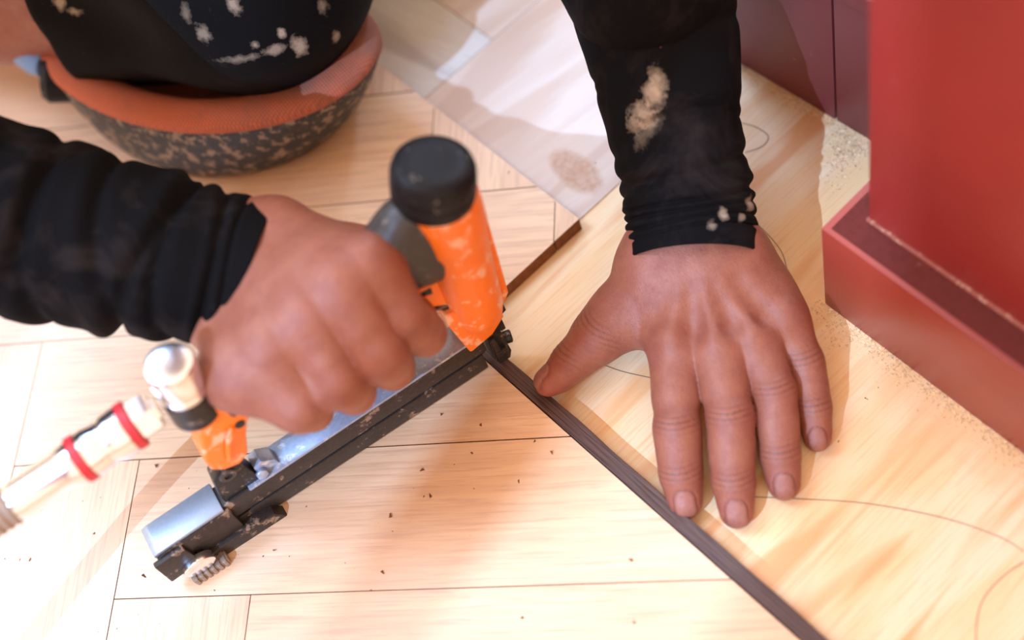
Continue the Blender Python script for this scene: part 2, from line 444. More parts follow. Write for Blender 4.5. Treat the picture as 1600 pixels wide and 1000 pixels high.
prism(plo, -0.003, 0.072, 0.0016).build('plinth', M['red_plinth'], column)
lg = prism([b0 + e1 * 0.004 + nrm * 0.003, b0 + e1 * 0.45 + nrm * 0.003, b0 + e1 * 0.45 + nrm * 0.2, b0 + e2 * 0.19 + e1 * 0.004], 0.071, 0.0724, 0.0004)
lg.build('ledge', flat('dull_ledge_paint', lin(98, 42, 36), 0.85, spec=0.12, bump=0.1, scale=300, var=0.12, dirt=lin(126, 70, 58), dirt_amt=-0.05, dscale=60), column)
prism([c0, c0 + k1 * 0.42, c0 + k1 * 0.42 + nrm * 0.18, c0 + e2 * 0.17], 0.0715, 1.15, 0.0012).build('shaft', M['red'], column)
# bead of paint/dust where shaft meets plinth
mb = MB(); qn = -nrm
mb.poly([tuple(c0 - k1 * 0.0005 + qn * 0.0018), tuple(c0 + k1 * 0.42 + qn * 0.0018), tuple(c0 + k1 * 0.42 - qn * 0.001), tuple(c0 - k1 * 0.0005 - qn * 0.001)], 0.0715, 0.0735, 'xy', 0.0006, 1)
mb.build('paint_bead', flat('dusty_paint', lin(150, 78, 62), 0.7, bump=0.4, scale=500, dirt=lin(196, 150, 120), dirt_amt=0.06, dscale=220), column)
w0 = P(1150, 95)[:2]; w1 = P(1357, 217)[:2]; ew = (w1 - w0) / np.linalg.norm(w1 - w0); nw = np.array([-ew[1], ew[0]]); nw = nw if nw[0] > 0 else -nw
wa = w0 - ew * 0.006; wj = P(1306, 187)[:2]
wall = root('wall_right', (float(wa[0]), float(wa[1]), 0.0), kind='structure')
meta(wall, 'low dark red panelled wall set back beside the pillar')
HWALL = 0.106
tj = (wj - wa) @ ew; wend = (w1 - wa) @ ew + 0.05
prism([wa, wa + ew * (tj - 0.0006), wa + ew * (tj - 0.0006) + nw * 0.06, wa + nw * 0.06], -0.003, HWALL, 0.0008).build('panel', M['red_dark'], wall)
prism([wa + ew * (tj + 0.0006), wa + ew * wend, wa + ew * wend + nw * 0.06, wa + ew * (tj + 0.0006) + nw * 0.06], -0.003, HWALL, 0.0008).build('panel', M['red_dark'], wall)
prism([wa - ew * 0.004 - nw * 0.004, wa + ew * wend - nw * 0.004, wa + ew * wend + nw * 0.08, wa - ew * 0.004 + nw * 0.08], HWALL, HWALL + 0.012, 0.0015).build('sill', M['red_dark'], wall)

# unseen blocker added on the near left: its bar throws the shade across the oak
def blocker_box(x0, x1, y0, y1, z0, z1, name):
    mb = MB(); mb.box((x0, y0, z0), (x1, y1, z1), 0.002, 1)
    o = mb.build(name, M['red'], shade_blocker); return o
WA = math.radians(218); WD = np.array([math.cos(WA), math.sin(WA)]); WT = np.array([-WD[1], WD[0]])
wc = P(770, 572)[:2] + WD * 1.7
shade_blocker = root('shade_blocker_1', (float(wc[0]), float(wc[1]), 0.0), kind='structure')
def blocker_bar(off, wd, name='blocker_bar', z0=-0.003, z1=2.3, dp=0.04):
    a = wc + WT * (off - wd / 2); b = wc + WT * (off + wd / 2)
    prism([a, b, b + WD * dp, a + WD * dp], z0, z1, 0.0015).build(name, M['red'], shade_blocker)
BAR_OFF, BAR_W = 0.0162, 0.0301
blocker_bar(BAR_OFF, BAR_W); blocker_bar(-0.1446 - 0.31, 0.62, 'panel'); blocker_bar(0.0964 + 0.31, 0.62, 'panel')  # added bar shades the oak wedge, added side panels cut off the side light
blocker_bar(0.0, 1.56, 'blocker_rail', -0.003, 0.05); blocker_bar(0.0, 1.56, 'blocker_rail', 2.3, 2.36)

# ------------------------------------------------------------------ distance-field modelling (mm)
def cone(p, a, b, ra, rb, n=None, fl=1.0):
    a = np.asarray(a, np.float32); b = np.asarray(b, np.float32); ba = b - a; pa = p - a
    h = np.clip((pa @ ba) / float(ba @ ba), 0, 1)[:, None]
    q = pa - h * ba
    if n is not None:
        n = np.asarray(n, np.float32); qn = q @ n
        q = q + (qn * (1 / fl - 1))[:, None] * n
    return np.sqrt((q * q).sum(1)) - (ra + (rb - ra) * h[:, 0])
def ball(p, c, r):
    q = p - np.asarray(c, np.float32); return np.sqrt((q * q).sum(1)) - r
def smin(a, b, k):
    h = np.clip(k - np.abs(a - b), 0, None) / k
    return np.minimum(a, b) - h * h * k * 0.25
def smax(a, b, k): return -smin(-a, -b, k)
def surface_nets(val, org, step):
    s = val < 0; nx, ny, nz = val.shape
    cnt = np.zeros((nx - 1, ny - 1, nz - 1), np.int8)
    for dx in (0, 1):
        for dy in (0, 1):
            for dz in (0, 1): cnt += s[dx:nx - 1 + dx, dy:ny - 1 + dy, dz:nz - 1 + dz]
    act = (cnt > 0) & (cnt < 8); I, J, K = np.nonzero(act)
    idx = np.full(act.shape, -1, np.int32); idx[I, J, K] = np.arange(len(I))
    acc = np.zeros((len(I), 3), np.float64); c = np.zeros(len(I))
    cor = [(a, b, d) for a in (0, 1) for b in (0, 1) for d in (0, 1)]
    for a in range(8):
        for b in range(a + 1, 8):
            A, B = np.array(cor[a]), np.array(cor[b])
            if abs(A - B).sum() != 1: continue
            va = val[I + A[0], J + A[1], K + A[2]]; vb = val[I + B[0], J + B[1], K + B[2]]
            m = (va < 0) != (vb < 0); t = np.where(m, va / np.where(m, va - vb, 1), 0)
            acc += np.where(m[:, None], A + t[:, None] * (B - A), 0); c += m
    V = (np.stack([I, J, K], 1) + acc / c[:, None]) * step + org
    F = []
    def quads(ax):
        sl0 = [slice(None)] * 3; sl1 = [slice(None)] * 3
        sl0[ax] = slice(0, -1); sl1[ax] = slice(1, None)
        x = s[tuple(sl0)] != s[tuple(sl1)]
        e = np.stack(np.nonzero(x), 1); o = [i for i in range(3) if i != ax]
        e = e[(e[:, o[0]] > 0) & (e[:, o[1]] > 0) & (e[:, o[0]] < val.shape[o[0]] - 1) & (e[:, o[1]] < val.shape[o[1]] - 1)]
        ins = s[e[:, 0], e[:, 1], e[:, 2]]
        def at(du, dv):
            q = e.copy(); q[:, o[0]] += du; q[:, o[1]] += dv; return idx[q[:, 0], q[:, 1], q[:, 2]]
        q = np.stack([at(-1, -1), at(0, -1), at(0, 0), at(-1, 0)], 1)
        flip = ins if ax != 1 else ~ins
        q[~flip] = q[~flip][:, ::-1]
        F.append(q)
    for ax in range(3): quads(ax)
    return V.astype(np.float32), np.concatenate(F)
def sdf_mesh(fn, lo, hi, step, cs=4):
    lo = np.array(lo, np.float32); n = (np.ceil((np.array(hi) - lo) / (step * cs)).astype(int)) + 1
    gx = [lo[i] + np.arange(n[i]) * step * cs for i in range(3)]
    pts = np.stack(np.meshgrid(*gx, indexing='ij'), -1).reshape(-1, 3).astype(np.float32)
    dc = fn(pts).reshape(n)
    near = np.abs(dc) < step * cs * 1.9
    fine = np.repeat(np.repeat(np.repeat(dc, cs, 0), cs, 1), cs, 2)
    msk = np.repeat(np.repeat(np.repeat(near, cs, 0), cs, 1), cs, 2)
    I = np.stack(np.nonzero(msk), 1).astype(np.float32)
    # each coarse sample stands for the block centred on it
    off = (cs - 1) / 2.0
    fine[msk] = fn((I - off) * step + lo)
    return surface_nets(fine, lo - off * step, step)

# ------------------------------------------------------------------ the nail gun's own frame (mm): x to the rear, y to the camera side, z up
A0 = np.array([-0.01826, 0.38977, 0.008]); AX = np.array([-0.98218, -0.18796, 0]); AY = np.array([0.18796, -0.98218, 0])
def Lw(x, y, z): return A0 + (AX * x + AY * y) / 1000 + np.array([0, 0, z / 1000])
def LV(p): return Vector(Lw(p[0], p[1], p[2]))

# ------------------------------------------------------------------ hands
TINT = dict(base=np.array(lin(152, 92, 69)), red=np.array(lin(134, 62, 48)), pale=np.array(lin(186, 124, 104)),
            nail=np.array(lin(158, 104, 90)), dirt=np.array(lin(70, 40, 34)), tip=np.array(lin(154, 82, 66)))
def unit(v): v = np.asarray(v, float); return v / np.linalg.norm(v)
class Hand:
    """joints in mm; each finger = [MCP, PIP, DIP, TIP] with radii; up = dorsal direction per bone"""
    def __init__(s, fingers, palm, extras=(), wrist=None, detail=True):
        s.f, s.palm, s.ex, s.detail = fingers, palm, extras, detail
        s.fr = {}
        for k, (J, R, up) in fingers.items():
            fr = []
            for i in range(len(J) - 1):
                t = unit(J[i + 1] - J[i]); u = np.asarray(up[i] if isinstance(up, list) else up, float); n = unit(u - t * (u @ t)); fr.append((t, n, np.cross(t, n)))
            s.fr[k] = fr
    def finger(s, k, p):
        J, R, up = s.f[k]; d = np.full(len(p), 1e3, np.float32)
        lo = J.min(0) - 26; hi = J.max(0) + 26
        m = ((p > lo) & (p < hi)).all(1); q = p[m]
        if not len(q): return d
        e = None
        for i in range(len(J) - 1):
            t, n, l = s.fr[k][i]
            c = cone(q, J[i], J[i + 1], R[i], R[i + 1], n, 0.93)
            e = c if e is None else smin(e, c, 3.0)
            if i < 2: e = smin(e, cone(q, J[i] * 0.62 + J[i + 1] * 0.38, J[i] * 0.38 + J[i + 1] * 0.62, R[i] * 0.62 + R[i + 1] * 0.38 + 0.25, R[i] * 0.38 + R[i + 1] * 0.62 + 0.25, n, 0.95), 5.0)
        # joint fullness, pads, creases and nail
        for i in range(1, len(J) - 1):
            t, n, l = s.fr[k][i - 1]; t2 = s.fr[k][i][0]
            ax = unit(t + t2); nn = unit(n - ax * (n @ ax))
            e = smin(e, ball(q, J[i] + nn * R[i] * 0.12, R[i] * 0.93), 5.0)
            if s.detail:
                r = q - J[i].astype(np.float32); x = r @ ax.astype(np.float32); z = r @ nn.astype(np.float32); y = r @ np.cross(ax, nn).astype(np.float32)
                w = np.exp(-(x / 4.6) ** 2) * np.clip(z / R[i], 0, 1) * (np.abs(x) < 14)
                e = e + w * (0.15 * np.cos(2 * np.pi * (x + 0.03 * y * y) / 2.6) + 0.05)
                # palm-side joint fold seen at the flank
                e = e + 0.3 * np.exp(-(x / 1.3) ** 2) * np.clip(-z / R[i] + 0.3, 0, 1) * (np.abs(x) < 14) * 0.8
        t, n, l = s.fr[k][-1]; tip = J[-1]; rt = R[-1]
        e = smin(e, ball(q, J[-2] + (tip - J[-2]) * 0.6 - n * rt * 0.25, rt * 0.95), 4)
        if s.detail:
            g, hgt = s.nail(k, q)
            plate = np.maximum(g, np.abs(hgt) - 6.0)
            ins = np.clip(-g / 0.8, 0, 1) * (hgt > -1)
            e = e - ins * 0.25 + 0.42 * np.exp(-((g - 0.25) / 0.55) ** 2) * (hgt > -2.5)
        d[m] = e; return d
    def nail(s, k, q):
        """signed outline of the nail in the plane of the finger tip, and height over it"""
        J, R, up = s.f[k]; t, n, l = s.fr[k][-1]; rt = R[-1]
        r = q - J[-1].astype(np.float32); x = r @ t.astype(np.float32); y = r @ l.astype(np.float32); z = r @ n.astype(np.float32)
        hw, hl = rt * 0.64, rt * 0.80
        # rounded box outline, slid to the end of the finger
        ax_ = np.abs(y) - (hw - 4.2); ay_ = np.abs(x - rt * 0.18) - (hl - 4.2)
        g = np.sqrt(np.maximum(ax_, 0) ** 2 + np.maximum(ay_, 0) ** 2) + np.minimum(np.maximum(ax_, ay_), 0) - 4.2
        return g, z - rt * 0.35
    def palm_d(s, p):
        d = None
        for a, b, ra, rb, n, flt, k in s.palm:
            c = cone(p, a, b, ra, rb, n, flt)
            d = c if d is None else smin(d, c, k)
        return d
    def __call__(s, p):
        d = s.palm_d(p); out = d.copy()
        for k in s.f: out = np.minimum(out, smin(d, s.finger(k, p), 9.0))
        for a, b, ra, rb, kk in s.ex:
            lo = np.minimum(a, b) - 14; hi = np.maximum(a, b) + 14
            m = ((p > lo) & (p < hi)).all(1)
            if ra > 0: out[m] = smin(out[m], cone(p[m], a, b, ra, rb), kk)
            else: out[m] = smax(out[m], -cone(p[m], a, b, -ra, -rb), kk)
        return out
    def tint(s, v):
        c = np.tile(TINT['base'], (len(v), 1)); v = v.astype(np.float32)
        def blend(w, col):
            w = np.clip(w, 0, 1)[:, None]; c[:] = c * (1 - w) + col * w
        for k, (J, R, up) in s.f.items():
            for i in range(len(J) - 1):
                t, n, l = s.fr[k][i]
                d = np.linalg.norm(v - J[i], axis=1)
                blend(0.55 * np.exp(-(d / (R[i] * 1.15)) ** 4), TINT['red'])
            d = np.linalg.norm(v - (J[-1] - s.fr[k][-1][1] * 3), axis=1)
            blend(0.8 * np.exp(-(d / (R[-1] * 1.5)) ** 4), TINT['tip'])
            for i in range(1, len(J) - 1):
                ax = unit(s.fr[k][i - 1][0] + s.fr[k][i][0]); nn = s.fr[k][i - 1][1]
                r = v - J[i]; x = r @ ax; z = r @ nn; y = r @ np.cross(ax, nn)
                near = (np.linalg.norm(r, axis=1) < R[i] * 1.8)
                blend(0.75 * near * np.exp(-(x / 4.6) ** 2) * np.clip(z / R[i], 0, 1) * np.clip(np.cos(2 * np.pi * (x + 0.03 * y * y) / 2.9), 0, 1) ** 2, TINT['dirt'])
            if s.detail:
                g, h = s.nail(k, v); near = (h > -1.5) & (np.linalg.norm(v - J[-1], axis=1) < R[-1] * 2.0)
                blend(near * np.clip(-g / 0.5, 0, 1) * 0.9, TINT['nail'])
                blend(near * 0.5 * np.exp(-((g - 0.1) / 0.45) ** 2), TINT['dirt'])
        return c
up = np.array([0, 0, 1.0])
mm = lambda x, y, z: P(x, y, z / 1000.0) * 1000.0
LF = {
 'index':  (np.array([mm(1056, 540, 30), mm(1058, 668, 23.5), mm(1064, 741, 14), mm(1071, 784, 8.6)]), [12.2, 10.9, 9.6, 8.4], up),
 'middle': (np.array([mm(1121, 535, 33), mm(1141, 653, 26), mm(1146, 752, 14), mm(1151, 799, 8.6)]), [12.2, 10.9, 9.7, 8.4], up),
 'ring':   (np.array([mm(1172, 522, 31), mm(1210, 613, 25), mm(1219, 710, 13.5), mm(1225, 757, 8.2)]), [11.5, 10.0, 9.0, 7.9], up),
 'pinky':  (np.array([mm(1222, 503, 26), mm(1257, 566, 20), mm(1271, 638, 12), mm(1277, 684, 7.4)]), [10.5, 8.8, 8.0, 7.0], up),
 'thumb':  (np.array([mm(972, 487, 27), mm(938, 523, 24), mm(893, 567, 19), mm(858, 596, 17.0)]), [13.5, 12.0, 10.0, 8.2], [np.array([0, 0, 1.0]), np.array([-0.35, 0.25, 0.9]), np.array([-0.55, 0.45, 0.7])]),
}
wr = mm(1086, 396, 43); wl = mm(1030, 408, 42); wq = mm(1134, 396, 42)
def pal(a, b, ra, rb, fl=0.8, k=14): return (np.asarray(a, float), np.asarray(b, float), ra, rb, up, fl, k)
J = {k: v[0] for k, v in LF.items()}
back = mm(1076, 325, 54)
LPALM = [pal(wl, J['index'][0], 17.5, 12.8), pal(wr, J['middle'][0], 20, 13.0), pal(wq, J['ring'][0], 17, 12.4), pal(wq, J['pinky'][0], 16, 11.5),
         pal(mm(1105, 470, 30), mm(1180, 470, 27), 17, 16, 0.75), pal(mm(1040, 470, 28), mm(1120, 520, 24), 15, 14, 0.7),
         pal(wl, J['thumb'][0], 17, 14.0, 0.9), pal(J['thumb'][0], J['thumb'][1], 13.5, 12.0, 0.95, 8),
         pal(mm(1005, 505, 22), mm(1035, 520, 22), 9, 10, 0.8, 16), pal(mm(1170, 412, 28), mm(1213, 485, 20), 13.5, 12, 0.85),
         pal(wl, back + (wl - wr) * 0.40, 17.0, 16, 0.85), pal(wq, back + (wq - wr) * 0.25, 16.0, 15, 0.85), pal(wr, back, 19, 18, 0.9)]
LEX = []
for k, off in (('index', 0.2), ('middle', 0.0), ('ring', -0.1), ('pinky', 0)):
    a = J[k][0]; b = wr + (a - wr) * 0.30
    hz = 9.3 if k != 'pinky' else 8.0
    LEX.append((b + up * 12.0, a + up * (hz - 0.6), 1.4, 3.2, 10.0))         # extensor tendon
    LEX.append((a + up * 6.0 - np.array([0, 0, 0]), a + up * 6.0 + unit(J[k][1] - a) * 4, 8.2 if k != 'pinky' else 7, 7.6 if k != 'pinky' else 6.5, 6.0))   # knuckle
for k1, k2 in (('index', 'middle'), ('middle', 'ring'), ('ring', 'pinky')):
    a = (J[k1][0] + J[k2][0]) / 2; b = wr + (a - wr) * 0.45
    LEX.append((a + up * 16.5, a + (b - a) * 0.6 + up * 20.5, -4.2, -2.0, 9.0))      # hollow between the tendons
LH = Hand(LF, LPALM, LEX)

def lm(x, y, z): return Lw(x, y, z) * 1000
def hand_up(J, c):  # dorsal side of a curled finger: away from the curl centre
    out = []
    for i in range(len(J) - 1): out.append((J[i] + J[i + 1]) / 2 - np.asarray(c))
    return out
RFJ = {
 'index':  (np.array([lm(32, 6, 139), lm(32, 29, 122), lm(27, 25, 98), lm(24, 9, 91)]), [12.5, 11.0, 9.8, 8.4]),
 'middle': (np.array([lm(48, 8, 141), lm(49, 38, 121), lm(48, 28, 94), lm(46, 8, 92)]), [12.6, 11.4, 10.0, 8.6]),
 'ring':   (np.array([lm(68, 8, 137), lm(70, 35, 115), lm(69, 26, 90), lm(67, 6, 90)]), [12.2, 11.0, 9.6, 8.2]),
 'pinky':  (np.array([lm(88, 6, 130), lm(91, 29, 109), lm(90, 21, 88), lm(88, 3, 88)]), [11.6, 10.2, 9.0, 7.6]),
 'thumb':  (np.array([lm(54, -34, 122), lm(36, -30, 112), lm(20, -20, 108), lm(12, -16, 100)]), [13.5, 11.5, 10.0, 8.4]),
}
RF = {k: (Jk, R, hand_up(Jk, (lm(Lc, 8, 108) if k != 'thumb' else lm(40, 0, 112)))) for (k, (Jk, R)), Lc in zip(RFJ.items(), (26, 46, 66, 87, 40))}
rw = lm(82, -46, 119); rup = unit(lm(60, -30, 160) - lm(60, -16, 128))
def rpal(a, b, ra, rb, fl=0.85, k=14): return (np.asarray(a, float), np.asarray(b, float), ra, rb, rup, fl, k)
rl = rw + (lm(64, -52, 122) - lm(82, -46, 119)); rr = rw + (lm(98, -38, 114) - lm(82, -46, 119))
rback = P(250, 398, 0.142) * 1000
RPALM = [rpal(rl, RF['index'][0][0], 18, 13.5), rpal(rw, RF['middle'][0][0], 21, 14), rpal(rw, RF['ring'][0][0], 20, 13), rpal(rr, RF['pinky'][0][0], 18, 12),
         rpal(rl, RF['thumb'][0][0], 17, 14), rpal(lm(50, -8, 138), lm(82, -6, 130), 15, 14), rpal(rr, lm(108, 4, 119), 17, 13), rpal(lm(108, 4, 119), RF['pinky'][0][0], 13, 12), rpal(lm(108, 5, 117), RF['pinky'][0][1], 12, 10.5), rpal(lm(106, 0, 126), RF['pinky'][0][1] + np.array([0, 0, 4.0]), 13, 10),
         rpal(RF['index'][0][0], RF['pinky'][0][0], 11.5, 10.5, 0.9, 8),
         rpal(rl, rback + (rl - rw) * 0.5, 18, 17), rpal(rr, rback + (rr - rw) * 0.5, 18, 17), rpal(rw, rback, 20, 19)]
REX = []
for k in ('index', 'middle', 'ring', 'pinky'):
    a = RF[k][0][0]
    REX.append((a + rup * 4, a + rup * 4 + unit(RF[k][0][1] - a) * 3, 8.5, 8, 9))
RH = Hand(RF, RPALM, REX, detail=True)

# ------------------------------------------------------------------ person
def flip_out(v, f):
    a, b, c = v[f[:, 0]], v[f[:, 1]], v[f[:, 2]]
    return f if np.einsum('ij,ij->i', a.astype(np.float64), np.cross(b, c)).sum() > 0 else f[:, ::-1]
SK = dict(pelvis=(-130, 1120, 320), belly=(-125, 995, 385), chest=(-118, 860, 430), neck=(-120, 775, 530), head=(-120, 700, 640),
          lsh=(55, 800, 425), rsh=(-270, 800, 440), rhip=(-200, 1080, 310), lhip=(-60, 1110, 300),
          rknee=(-55, 622, 100), lknee=(82, 785, 95), lank=(70, 1150, 60), ltoe=(70, 1270, 35))
SK = {k: np.array(v, float) for k, v in SK.items()}
lelb = P(1000, -140, 0.148) * 1000; relb = P(-290, 285, 0.215) * 1000
rcalf = P(12, -30, 0.085) * 1000
rank = SK['rknee'] + unit(rcalf - SK['rknee']) * np.array([1, 1, 0.6]) * 400
def body_sdf(p):
    d = cone(p, SK['pelvis'], SK['belly'], 125, 112)
    for a, b, ra, rb, k in ((SK['belly'], SK['chest'], 112, 122, 60), (SK['chest'], SK['neck'], 70, 52, 60), (SK['neck'], SK['head'], 52, 58, 25),
                            (SK['lsh'], SK['rsh'], 58, 58, 60), (SK['lsh'], lelb, 50, 35, 30), (SK['rsh'], relb, 50, 35, 30),
                            (lelb, back, 33, 17, 15), (relb, rback, 33, 18, 15),
                            (SK['rhip'], SK['rknee'], 86, 50, 40), (SK['rknee'], rcalf, 46, 46, 20), (rcalf, rank, 46, 34, 20), (rank, rank + np.array([-60, 160, -15.0]), 34, 22, 15),
                            (SK['lhip'], SK['lknee'], 86, 58, 40), (SK['lknee'], SK['lank'], 52, 36, 20), (SK['lank'], SK['ltoe'], 36, 26, 15)):
        d = smin(d, cone(p, a, b, ra, rb), k)
    # head: skull, jaw, nose, ears, eye sockets, mouth
    h = SK['head']; fwd = unit((0.08, -0.75, -0.62)); hu = unit(np.array([0, -0.62, 0.75])); sd = np.cross(fwd, hu)
    d = smin(d, cone(p, h + hu * 30 - fwd * 14, h + hu * 34 + fwd * 14, 86, 80, sd, 0.88), 20)
    d = smin(d, cone(p, h + fwd * 40, h - hu * 62 + fwd * 56, 58, 36, sd, 0.95), 22)
    d = smin(d, cone(p, h + hu * 22 + fwd * 88, h - hu * 14 + fwd * 106, 8, 13), 9)
    for s_ in (-1, 1):
        d = smin(d, cone(p, h + sd * s_ * 78 + hu * 20, h + sd * s_ * 80 - hu * 22 - fwd * 4, 13, 10, sd, 0.5), 6)
        d = smax(d, -ball(p, h + hu * 16 + fwd * 98 + sd * s_ * 32, 15), 8)
        d = np.minimum(d, ball(p, h + hu * 15 + fwd * 77 + sd * s_ * 32, 13.5))
    d = smin(d, cone(p, h - hu * 42 + fwd * 84 - sd * 18, h - hu * 42 + fwd * 84 + sd * 18, 8, 8), 6)
    return d
bv, bf = sdf_mesh(body_sdf, (-560, 300, -10), (400, 1420, 860), 7.0)
bf = flip_out(bv, bf)
allJ = np.concatenate([v[0] for v in LF.values()])
lv, lf = sdf_mesh(LH, np.minimum(allJ.min(0), back) - 50, np.maximum(allJ.max(0), back) + 50, 0.75)
lf = flip_out(lv - lv.mean(0), lf)
allR = np.concatenate([v[0] for v in RF.values()])
rv, rf = sdf_mesh(RH, np.minimum(allR.min(0), rback) - 60, np.maximum(allR.max(0), rback) + 60, 1.0)
rf = flip_out(rv - rv.mean(0), rf)
LTIPMIN = lv[:, 2].min()
def tmp(name, v, f):
    o = bpy.data.objects.new(name, mesh_np(name, v / 1000.0, f)); COL.objects.link(o); return o
person = tmp('person', bv, bf)
parts = [tmp('t1', lv, lf), tmp('t2', rv, rf)]
for q in parts:
    md = person.modifiers.new('u', 'BOOLEAN'); md.operation = 'UNION'; md.object = q
    try: md.solver = 'MANIFOLD'
    except Exception: md.solver = 'EXACT'
dg = bpy.context.evaluated_depsgraph_get()
me = bpy.data.meshes.new_from_object(person.evaluated_get(dg))
person.modifiers.clear()
if len(me.vertices) < len(bv) + 0.5 * (len(lv) + len(rv)):      # union failed: keep all shells
    V = np.concatenate([bv, lv, rv]); F = np.concatenate([bf, lf + len(bv), rf + len(bv) + len(lv)])
    me = mesh_np('person', V / 1000.0, F)
for q in parts: bpy.data.objects.remove(q)
person.data = me; me.name = 'person'
print('LOWEST', LTIPMIN, 'VERTS', len(me.vertices), len(bv), len(lv), len(rv))
nv = len(me.vertices); co = np.empty(nv * 3, np.float32); me.vertices.foreach_get('co', co); co = co.reshape(-1, 3) * 1000
tint = np.tile(TINT['base'], (nv, 1))
ml = ((co > lv.min(0) - 1) & (co < lv.max(0) + 1)).all(1); mr = ((co > rv.min(0) - 1) & (co < rv.max(0) + 1)).all(1)
tint[ml] = LH.tint(co[ml]); tint[mr] = RH.tint(co[mr])
at = me.color_attributes.new('tint', 'FLOAT_COLOR', 'POINT')
at.data.foreach_set('color', np.concatenate([tint, np.ones((nv, 1))], 1).astype(np.float32).ravel())
me.materials.clear(); me.materials.append(M['skin'])
me.polygons.foreach_set('use_smooth', [True] * len(me.polygons))
meta(person, 'kneeling floor layer in black clothes, left hand spread on the pine sheet', 'person')

def tube(path, rad, flat_, disp, ns=240, na=150, upv=(0, 0, 1), thick=1.6):
    """cloth tube along a smooth path (mm); path[0] is the cuff. disp(s, theta) in mm"""
    path = [np.asarray(q, float) for q in path]; pts = []; rr = []; fl_ = []; n = len(path) - 1
    for i in range(ns + 1):
        x = i / ns * n; k = min(int(x), n - 1); t = x - k
        g = lambda A: 0.5 * (2 * A[k] + (A[k + 1] - A[max(k - 1, 0)]) * t + (2 * A[max(k - 1, 0)] - 5 * A[k] + 4 * A[k + 1] - A[min(k + 2, n)]) * t * t + (3 * A[k] - A[max(k - 1, 0)] - 3 * A[k + 1] + A[min(k + 2, n)]) * t ** 3)
        pts.append(g(path)); rr.append(g(rad)); fl_.append(g(flat_))
    pts = np.array(pts); rr = np.array(rr); fl_ = np.array(fl_)
    tg = np.gradient(pts, axis=0)
    for _ in range(8): tg[1:-1] = (tg[:-2] + tg[1:-1] * 2 + tg[2:]) / 4
    tg /= np.linalg.norm(tg, axis=1)[:, None]
    s = np.concatenate([[0], np.cumsum(np.linalg.norm(np.diff(pts, axis=0), axis=1))])
    th = np.linspace(0, 2 * np.pi, na, endpoint=False)
    u = np.asarray(upv, float); nn = u - tg * (tg @ u)[:, None]; nn /= np.linalg.norm(nn, axis=1)[:, None]; bb = np.cross(tg, nn)
    Dp = disp(s[:, None] + th * 0, th[None, :] + s[:, None] * 0)
    R = rr[:, None] + Dp
    V = pts[:, None] + bb[:, None] * (np.cos(th)[None, :, None] * R[..., None]) + nn[:, None] * (np.sin(th)[None, :, None] * (R * fl_[:, None])[..., None])
    # rolled edge and inner wall at the cuff
    lip = pts[0] - tg[0] * 0.8 + (V[0] - pts[0]) * 0.985
    in0 = pts[0] + (V[0] - pts[0]) * (1 - thick / rr[0]); in1 = pts[30] + (V[30] - pts[30]) * (1 - 2.2 * thick / rr[0])
    V = np.concatenate([in1[None], in0[None], lip[None], V]); m = len(V)
    i = np.arange(m - 1)[:, None] * na; j = np.arange(na)[None, :]; j2 = (j + 1) % na
    F = np.stack([i + j, i + j2, i + na + j2, i + na + j], -1).reshape(-1, 4)
    return V.reshape(-1, 3).astype(np.float32), F
pxmm = lambda p: FPX / ((np.asarray(p) / 1000 - CAM) @ cF) / 1000.0
def track(rows):
    path = [P(x, y, z / 1000.0) * 1000 for x, y, z, h in rows]
    return path, [h / pxmm(p) for p, (x, y, z, h) in zip(path, rows)]
lp, lr = track([(1083, 404, 44, 105), (1082, 382, 46, 104), (1079, 350, 50, 101), (1075, 310, 56, 103), (1066, 265, 64, 101), (1054, 205, 75, 105),
                (1046, 150, 85, 111), (1039, 100, 94, 115), (1021, 0, 113, 129), (1010, -70, 130, 134), (1000, -140, 146, 132)])
def wob(*k):
    r = np.random.default_rng(int(sum(k) * 10)); a = r.uniform(0, 6.28, 8); f = r.uniform(0.5, 1.6, 8)
    return lambda s, t, sc: sum(np.sin(f[i] * s / sc + (i % 4) * t * (1 if i % 2 else -1) + a[i]) for i in range(8)) / 4.0
w1_, w2_ = wob(1.1), wob(2.3)
def ldisp(s, t):
    d = np.zeros_like(s)
    for k, (c_, tl, wd, am) in enumerate([(11, 1.0, 1.1, 1.5), (17, 1.6, 1.2, 1.8), (23, 2.4, 1.2, 1.9), (29, 3.5, 1.5, 1.9), (36, -6, 2.0, 1.7), (49, 7, 2.4, 1.8), (64, -9, 2.6, 1.6), (83, 10, 3.0, 1.3), (106, -10, 3.5, 1.2)]):
        q = (s - c_ - tl * np.sin(t + 0.6 + k * 0.5) - 1.2 * np.sin(2 * t + k)) / wd
        d -= am * np.exp(-q * q) * (0.75 + 0.25 * np.sin(t * 2 + k * 1.7)); d += am * 0.35 * np.exp(-((q - 2.4) / 1.6) ** 2)
    d += 1.5 * w1_(s, t, 22.0) * np.clip((s - 14) / 40, 0, 1) + 0.4 * w2_(s, t, 7.0) * np.clip(s / 10, 0.2, 1)
    return d
lvs, lfs = tube(lp, lr, [0.80, 0.80, 0.82, 0.84, 0.86, 0.88, 0.9, 0.92, 0.95, 0.97, 1.0][:11], ldisp)
rp, rr_ = track([(410, 434, 124, 120), (375, 426, 127, 122), (335, 416, 131, 124), (280, 404, 137, 131), (210, 388, 144, 138), (140, 372, 150, 145), (60, 355, 158, 151), (-40, 335, 168, 156), (-160, 312, 185, 158), (-290, 285, 212, 156)])
w3_, w4_ = wob(3.7), wob(5.9)
